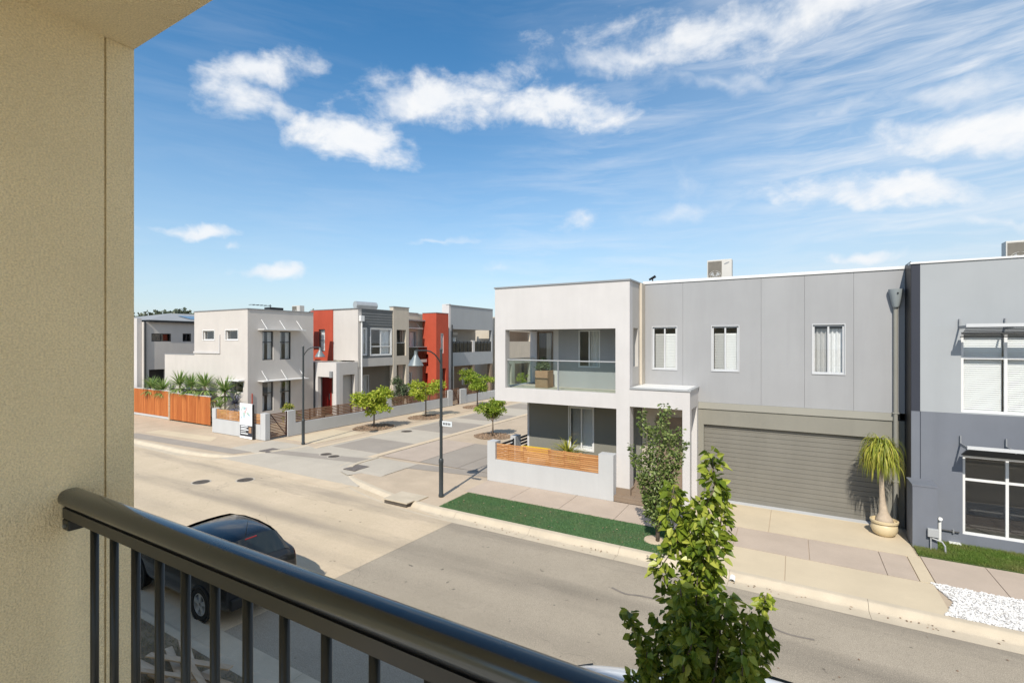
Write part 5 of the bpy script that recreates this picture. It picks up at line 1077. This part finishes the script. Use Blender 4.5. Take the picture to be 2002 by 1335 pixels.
# rubber marks on the asphalt
def mark(pts, w, name='tyre_mark'):
    a, b = offset(pts, w / 2), offset(pts, -w / 2); n = len(pts)
    o = MB().add([(x, y, RZ + .002) for x, y in a] + [(x, y, RZ + .002) for x, y in b], [(i, i + 1, n + i + 1, n + i) for i in range(n - 1)]).build(name, MT['rubber'], None, fix=False); o['kind'] = 'structure'
MT['rubber'] = mat('rubber_mark', (.21, .183, .155), .9, .25, 5, speck=.3)
mark(smooth_path([G(x, y, RZ) for x, y in ((1488, 1208), (1510, 1226), (1545, 1240), (1592, 1250))]), .05)
mark(smooth_path([G(x, y, RZ) for x, y in ((1196, 1148), (1222, 1160), (1250, 1164), (1290, 1172))]), .06)
# timber offcuts and tarp on the near verge
def plank(x0, y0, x1, y1, z0, z1, w, t, label):
    d = Vector((x1 - x0, y1 - y0, z1 - z0)); L_ = d.length; o = bpy.data.objects.new('plank', unit('plank', 'timber', L_, w, t, .002)); COL.objects.link(o); o.location = ((x0 + x1) / 2, (y0 + y1) / 2, (z0 + z1) / 2)
    o.rotation_euler = d.to_track_quat('X', 'Z').to_euler(); tag(o, label, 'plank', 'timber offcuts dumped on the near verge')
for i in range(13):
    a = RNG.uniform(-.45, .35); cx, cy = -7.3 + RNG.uniform(-.9, .55), 3.72 + RNG.uniform(-.35, .25); L_ = RNG.uniform(.35, .85)
    plank(cx - L_ * math.cos(a), cy - L_ * math.sin(a), cx + L_ * math.cos(a), cy + L_ * math.sin(a), .05 + .018 * i, .05 + .018 * i + RNG.uniform(-.03, .03), RNG.uniform(.07, .12), .022, 'pale timber offcut in the scrap pile on the near verge')
tv = []; nx, ny = 16, 10
for j in range(ny + 1):
    for i in range(nx + 1): tv.append((-6.95 + i * .05, 3.25 + j * .06, .03 + .16 * math.sin(math.pi * i / nx) * math.sin(math.pi * j / ny) + RNG.uniform(0, .05)))
tp = MB().add(tv, [(j * (nx + 1) + i, j * (nx + 1) + i + 1, (j + 1) * (nx + 1) + i + 1, (j + 1) * (nx + 1) + i) for j in range(ny) for i in range(nx)]).build('tarpaulin', 'tarp', smooth='all', fix=False); tag(tp, 'crumpled green tarpaulin beside the timber scraps on the verge', 'tarpaulin')

# ================================================================== PLANTS
def lane_tree(x, y, zc, r, rz_, m, label, n=1500, forks=4, size=.17, mulch=(1.0, 1.3)):
    t = thing('street_tree', (x, y, 0), label, 'tree', 'small trees along the lane'); tr = MB(); fz = zc - rz_ * .75
    tr.tube([(x, y, -.02), (x + .02, y, fz * .5), (x, y + .02, fz)], [.055, .042, .036], 8)
    for k in range(forks):
        a = k * 6.28 / forks + .7; limb(tr, (x, y + .02, fz - .04 * k), (x + r * .55 * math.cos(a), y + r * .55 * math.sin(a), zc + rz_ * .25), .028, .010)
    tr.build('trunk', 'bark', t, smooth='all', fix=False); crown('crown', (x, y, zc), (r * 1.15, r * 1.15, rz_ * 1.1), n, size, m, t, 15, .45, .9)
    el = [(x + mulch[0] * math.cos(a), y + mulch[1] * math.sin(a)) for a in [6.2832 * i / 20 for i in range(20)]]
    MB().poly(el, -.05, .004).build('tree_pit', 'soil', t)
    scatter(el, 700, .045, 'mulch', 'bark_mulch', None, None, .0, .4).parent = t
    ch = [c for c in t.children if c.name.startswith('bark_mulch')][0]; ch.location = (-x, -y, 0)
lane_tree(-20.77, 20.17, 1.48, 1.05, .80, 'lime', 'yellow-green round street tree nearest the corner house gate', 3200)
lane_tree(-20.67, 24.58, 1.72, .92, .72, 'lime', 'two-tiered yellow-green street tree before the red tower', 2400)
lane_tree(-20.56, 30.38, 1.68, 1.0, .72, 'lime2', 'darker round street tree furthest up the lane', 2400)
lane_tree(-13.52, 21.39, 1.30, .76, .60, 'lime2', 'small lollipop street tree just left of the white townhouse', 2600, 4, .14, (1.0, .9))
def bush(x, y, z, r, m, n, size, label):
    t = thing('shrub', (x, y, 0), label, 'shrub', 'garden shrubs behind the lane walls'); s = MB()
    for k in range(4): limb(s, (x, y, 0), (x + .5 * r[0] * math.cos(k * 1.6), y + .5 * r[1] * math.sin(k * 1.6), z + .2), .025, .008)
    s.build('stems', 'bark', t, fix=False); crown('foliage', (x, y, z), r, n, size, m, t, 9, .4, 1.0)
bush(-23.6, 24.9, 1.6, (.75, .75, 1.0), 'shrub', 1100, .16, 'tall dark grey-green shrub behind the first lane tree')
bush(-23.4, 26.0, 1.3, (.6, .6, .75), 'shrub', 700, .14, 'lower dark shrub beside the tall grey-green one')
bush(-23.7, 28.2, 1.25, (.6, .9, .65), 'rust', 500, .14, 'rusty orange shrub behind the second lane tree')
bush(-23.8, 33.6, 1.75, (.8, .9, .75), 'lime2', 900, .17, 'bright green bush before the tall pale house')
bush(-23.8, 38.5, 1.3, (.6, 1.2, .6), 'lime2', 700, .15, 'green hedge clump at the far end of the lane wall')
bush(-24.0, 43.6, 1.2, (.5, 1.1, .8), 'lime', 700, .18, 'bright shrub before the sandy house seen through the balcony')
bush(-12.2, 37.5, .45, (.9, 1.6, .5), 'lime2', 900, .14, 'low green planting beyond the lollipop tree')
bush(-23.7, 16.9, 1.05, (.4, .5, .5), 'palm', 260, .13, 'small yellowish plant peeking over the corner gate')
def yucca(x, y, ztop, s, m, label, nh=1, n=105):
    t = thing('yucca', (x, y, 0), label, 'yucca', 'yuccas behind the orange fence'); zt = max(.25, ztop - .62 * s)
    MB().tube([(x, y, 0), (x + .03, y, zt * .5), (x, y, zt)], [.09, .07, .06], 8).build('trunk', 'pale_bark', t)
    straps('rosette', (x, y, zt), n, .85 * s, .075 * s, m, t, .55, 1.0, 4, 1.05, .25); straps('skirt', (x, y, zt - .25), n // 2, .7 * s, .07 * s, m, t, 1.2, .35, 4, 1.15, .25, tilt0=.7)
for i, (x, z, s) in enumerate(((-36.8, 2.55, .95), (-35.35, 2.5, .95), (-33.3, 2.92, 1.05), (-31.95, 2.85, 1.0), (-30.45, 2.95, 1.05), (-28.35, 2.80, 1.15))):
    yucca(x, 16.02, z, s * 1.1, 'yucca', ('leftmost yucca above the orange fence', 'second yucca from the left above the orange fence', 'third yucca from the left above the orange fence', 'fourth yucca from the left above the orange fence', 'fifth yucca from the left above the orange fence', 'large rightmost yucca beside the end of the orange fence')[i])
yucca(-27.9, 15.5, 1.75, .8, 'yucca', 'low drooping yucca at the end of the orange fence', 1, 60)
yucca(-26.6, 15.6, 1.95, .75, 'agave', 'purple-grey spiky plant behind the corner slat screen', 1, 110)

def stem_tree(root, stems, leaf, size, m, trunk, name='crown', per=26, off=.06, fine=True, droop=-.35):
    """upright tree: leaves set spirally along every stem"""
    tr = MB(); P = []; D = []; Nn = []
    tr.tube(trunk[0], trunk[1], 9)
    for p0, p1, r0, cl in stems:
        pts = limb(tr, p0, p1, r0, .004, .05, 8)
        L_ = (Vector(p1) - Vector(p0)).length; k = int(per * L_ / .3)
        for i in range(k):
            t = .12 + .88 * (i + RNG.uniform()) / k; f = t * 8; j = min(int(f), 7); c = pts[j].lerp(pts[j + 1], f - j)
            a = i * 2.4 + RNG.uniform(-.5, .5); rr = .9 * cl * RNG.uniform(.15, 1) * (1.15 - .75 * t); o = Vector((math.cos(a), math.sin(a), 0))
            P.append(c + o * rr + Vector((0, 0, RNG.uniform(-.04, .04)))); d = o * .75 + Vector((0, 0, droop + RNG.uniform(-.35, .5))) + Vector(RNG.normal(size=3)) * .35; D.append(d); Nn.append(o * .7 + Vector((0, 0, .6)) + Vector(RNG.normal(size=3)) * .5)
    tr.build('trunk', 'bark', root, smooth='all', fix=False); n = len(P); sz = RNG.uniform(.65, 1.15, n) * size
    return leaf_mesh(name, np.array([tuple(p) for p in P]), np.array([tuple(p) for p in D]), np.array([tuple(p) for p in Nn]), sz, sz * RNG.uniform(.55, .75, n), m, root, .16, fine)
# tree by the balcony (only its top reaches the view)
nt = thing('pear_tree', (-.55, 3.55, 0), 'tall leafy pear tree in the foreground right of the handrail', 'tree')
def NT(x, y, Y0): q = PY(x, y, Y0); return (q[0], Y0, q[1])
bx, by = NT(1345, 1300, 3.55)[0], 3.55
stems = [((bx, by, 2.2), NT(1392, 888, 3.55), .016, .13), ((bx - .02, by, 2.3), NT(1318, 950, 3.5), .015, .13), ((bx, by + .05, 2.3), NT(1410, 955, 3.65), .012, .11), ((bx, by, 2.2), NT(1350, 985, 3.7), .012, .13),
         ((bx, by, 2.1), NT(1375, 1010, 3.4), .012, .14), ((bx - .05, by, 1.9), NT(1228, 1195, 3.45), .010, .07), ((bx, by, 1.9), NT(1330, 1150, 3.25), .010, .11), ((bx + .05, by, 1.9), NT(1497, 1165, 3.6), .008, .045),
         ((bx + .05, by, 1.8), NT(1470, 1195, 3.4), .012, .13), ((bx + .05, by, 1.8), NT(1505, 1240, 3.7), .010, .11), ((bx, by, 1.8), NT(1425, 1170, 3.25), .012, .14), ((bx, by, 1.8), NT(1385, 1190, 3.8), .012, .15),
         ((bx - .05, by, 1.7), NT(1285, 1205, 3.7), .010, .10), ((bx - .05, by, 1.7), NT(1265, 1275, 3.3), .010, .10), ((bx, by, 1.7), NT(1350, 1215, 3.2), .012, .15), ((bx + .1, by, 1.7), NT(1450, 1270, 3.2), .012, .14), ((bx - .1, by, 1.6), NT(1235, 1320, 3.6), .010, .10)]
stem_tree(nt, stems, None, .074, 'pear', ([(bx, by, -.05), (bx + .01, by, 1.2), (bx, by, 2.4)], [.05, .04, .026]), per=84)
# tree on the turf across the road
ft = thing('pear_tree', (-2.86, 12.05, 0), 'dense dark upright pear tree growing from the turf strip across the road', 'tree')
fx0, fy0 = -2.86, 12.05
def FT(x, y, Y0=12.05): q = PY(x, y, Y0); return (q[0], Y0, q[1])
fst = [((fx0, fy0, .30 + .05 * (x % 7)), FT(x, y, Y0), .016, c * 1.3) for x, y, Y0, c in ((1298, 790, 12.05, .22), (1312, 800, 12.2, .22), (1256, 800, 12.0, .17), (1268, 830, 12.2, .2), (1330, 835, 12.1, .20), (1285, 830, 11.8, .24), (1320, 880, 11.85, .20), (1342, 862, 12.05, .09), (1233, 868, 12.0, .10), (1248, 890, 12.2, .12), (1300, 900, 12.35, .25), (1280, 920, 11.75, .25), (1265, 960, 12.0, .2), (1305, 960, 11.8, .22), (1290, 985, 11.9, .24), (1268, 1000, 12.1, .2), (1310, 1005, 12.15, .2))]
stem_tree(ft, fst, None, .092, 'pear2', ([(fx0, fy0, -.02), (fx0, fy0, .6), (fx0, fy0, 1.6)], [.05, .042, .03]), per=50, fine=False, droop=-.2)
MB().lathe((fx0 - .1, fy0 + .1, 0), [(.26, .0), (.24, .035), (.1, .06)], 20).build('tree_pit', 'pave_tan', ft)

# ================================================================== CARS
def car(loc, paint, label, sc=(1, 1, 1)):
    x0, y0, z0 = loc; t = thing('hatchback', loc, label, 'car', 'cars parked along the near kerb')
    #      x      zb   zbelt  ztop   w    wtop
    S = [(-2.03, .34, .58, .64, .58, .50), (-1.96, .24, .66, .74, .72, .62), (-1.70, .19, .74, .83, .79, .68), (-1.20, .18, .84, .925, .82, .70), (-.82, .18, .90, .985, .83, .70),
         (-.45, .18, .925, 1.20, .835, .62), (-.06, .18, .94, 1.39, .835, .575), (.35, .18, .95, 1.435, .835, .58), (.85, .18, .96, 1.43, .835, .575), (1.30, .18, .97, 1.385, .83, .56), (1.52, .19, .98, 1.33, .82, .545),
         (1.75, .21, .985, 1.12, .81, .60), (1.87, .23, .97, 1.00, .80, .64), (1.96, .27, .85, .90, .765, .66), (2.01, .33, .62, .68, .72, .62)]
    prof = lambda s: [(0, s[1]), (s[4] * .80, s[1]), (s[4] * .965, s[1] + .10), (s[4], s[1] + .30 * (s[2] - s[1]) + .05), (s[4] * .995, s[2] - .10), (s[4] * .965, s[2]), (s[5] + (s[4] - s[5]) * .10, s[3] - .055), (s[5] * .86, s[3] - .008), (s[5] * .45, s[3] + .012), (0, s[3] + .018)]
    K = 10
    def ring(s): p = prof(s); return [(y, z) for y, z in p] + [(-y, z) for y, z in p[-2:0:-1]]
    R_ = [ring(s) for s in S]; n = len(R_[0]); V = [(x0 + s[0], y0 + y, z0 + z) for s, r in zip(S, R_) for y, z in r]
    F = [(i * n + k, i * n + (k + 1) % n, (i + 1) * n + (k + 1) % n, (i + 1) * n + k) for i in range(len(S) - 1) for k in range(n)] + [tuple(range(n))[::-1], tuple(range((len(S) - 1) * n, len(S) * n))]
    bd = MB().add(V, F).build('body', paint, t, smooth='all'); sm = bd.modifiers.new('smooth', 'SUBSURF'); sm.levels = 1; sm.render_levels = 2
    cen = Vector((x0, y0, z0 + .8))
    def patch(name, si, ks, m, off=.012, x_in=0.0):
        idx = {}; vv = []; ff = []
        for i in range(si[0], si[1]):
            for k in ks:
                f = []
                for a, b in ((i, k), (i, k + 1), (i + 1, k + 1), (i + 1, k)):
                    key = (a, b % n)
                    if key not in idx:
                        y, z = R_[a][b % n]; p = Vector((x0 + S[a][0], y0 + y, z0 + z)); c = Vector((p.x, y0, z0 + .75)); q = p + (p - c).normalized() * off; idx[key] = len(vv); vv.append(tuple(q))
                    f.append(idx[key])
                ff.append(tuple(f))
        return MB().add(vv, ff).build(name, m, t, smooth='all')
    patch('windscreen', (4, 6), (6, 7, 8, 9, 10, 11), 'car_glass'); patch('rear_window', (10, 12), (6, 7, 8, 9, 10, 11), 'car_glass')
    for ks in ((5,), (n - 6,)):
        patch('side_window', (5, 8), ks, 'car_glass', .008); patch('side_window', (8, 10), ks, 'car_glass', .008)
    for ks in ((4,), (n - 5,)): patch('tail_lamp', (12, 13), ks, 'tail', .014)
    for ks in ((4, 5), (n - 6, n - 5)): patch('headlight', (1, 2), ks, 'rim', .012)
    MB().box(x0 + 1.545, x0 + 1.56, y0 - .12, y0 + .12, z0 + 1.325, z0 + 1.345).build('brake_light', 'tail', t)
    MB().tube([(x0 + 1.40, y0 - .02, z0 + 1.37), (x0 + 1.48, y0 - .02, z0 + 1.66)], [.008, .003], 6).build('antenna', 'trim', t)
    MB().box(x0 + 1.95, x0 + 2.045, y0 - .68, y0 + .68, z0 + .30, z0 + .50).build('rear_bumper', 'trim', t, bevel=.03); MB().box(x0 + 2.0, x0 + 2.03, y0 - .24, y0 + .24, z0 + .62, z0 + .73).build('number_plate', 'board', t)
    MB().box(x0 - 2.05, x0 - 1.95, y0 - .6, y0 + .6, z0 + .28, z0 + .46).build('front_bumper', 'trim', t, bevel=.03)
    for s in (-1, 1):
        MB().box(x0 - .50, x0 - .38, y0 + s * .84 - .02, y0 + s * .96, z0 + .93, z0 + 1.05).build('mirror', paint, t, bevel=.02)
        for dx in (-1.28, 1.24):
            c = (x0 + dx, y0 + s * .725, z0 + .305); w = .11; ag = [2 * math.pi * i / 28 for i in range(28)]
            def ringm(rs): # lathe about the axle
                vs = []; m_ = len(rs)
                for r, d in rs: vs += [(c[0] + r * math.cos(a), c[1] + s * d, c[2] + r * math.sin(a)) for a in ag]
                return MB().add(vs, [(i * 28 + k, i * 28 + (k + 1) % 28, (i + 1) * 28 + (k + 1) % 28, (i + 1) * 28 + k) for i in range(m_ - 1) for k in range(28)])
            tw = ringm([(.20, -.08), (.30, -.08), (.305, -.05), (.305, .09), (.295, .115), (.215, .12), (.205, .10)]).build('wheel', 'tyre', t, smooth=True)
            ringm([(.345, .085), (.35, .118), (.315, .119), (.31, .09)]).build('wheel_arch', 'trim', t, smooth=True)
            ringm([(.207, .06), (.205, .112), (.19, .116), (.185, .06), (.0, .055)]).build('rim', 'rim', tw, smooth=True)
            for k in range(5):
                a = 2 * math.pi * k / 5 + .3; u = Vector((math.cos(a), 0, math.sin(a))); v = Vector((-math.sin(a), 0, math.cos(a))); cc = Vector(c); o = Vector((0, s, 0))
                MB().add([cc + u * .03 - v * .03 + o * .105, cc + u * .03 + v * .03 + o * .105, cc + u * .19 + v * .042 + o * .112, cc + u * .19 - v * .042 + o * .112, cc + u * .03 - v * .03 + o * .06, cc + u * .03 + v * .03 + o * .06, cc + u * .19 + v * .05 + o * .06, cc + u * .19 - v * .05 + o * .06], [(0, 1, 2, 3), (0, 4, 5, 1), (1, 5, 6, 2), (2, 6, 7, 3), (3, 7, 4, 0)]).build('spoke', 'rim', tw)
    t.scale = sc
    return t
car((-10.36, 5.53, RZ), 'car_black', 'black hatchback parked behind the balusters at the near kerb', (.93, .93, .96))
car((-.60, 5.36, RZ), 'car_white', 'silver-white car below the foreground pear tree at the bottom edge')
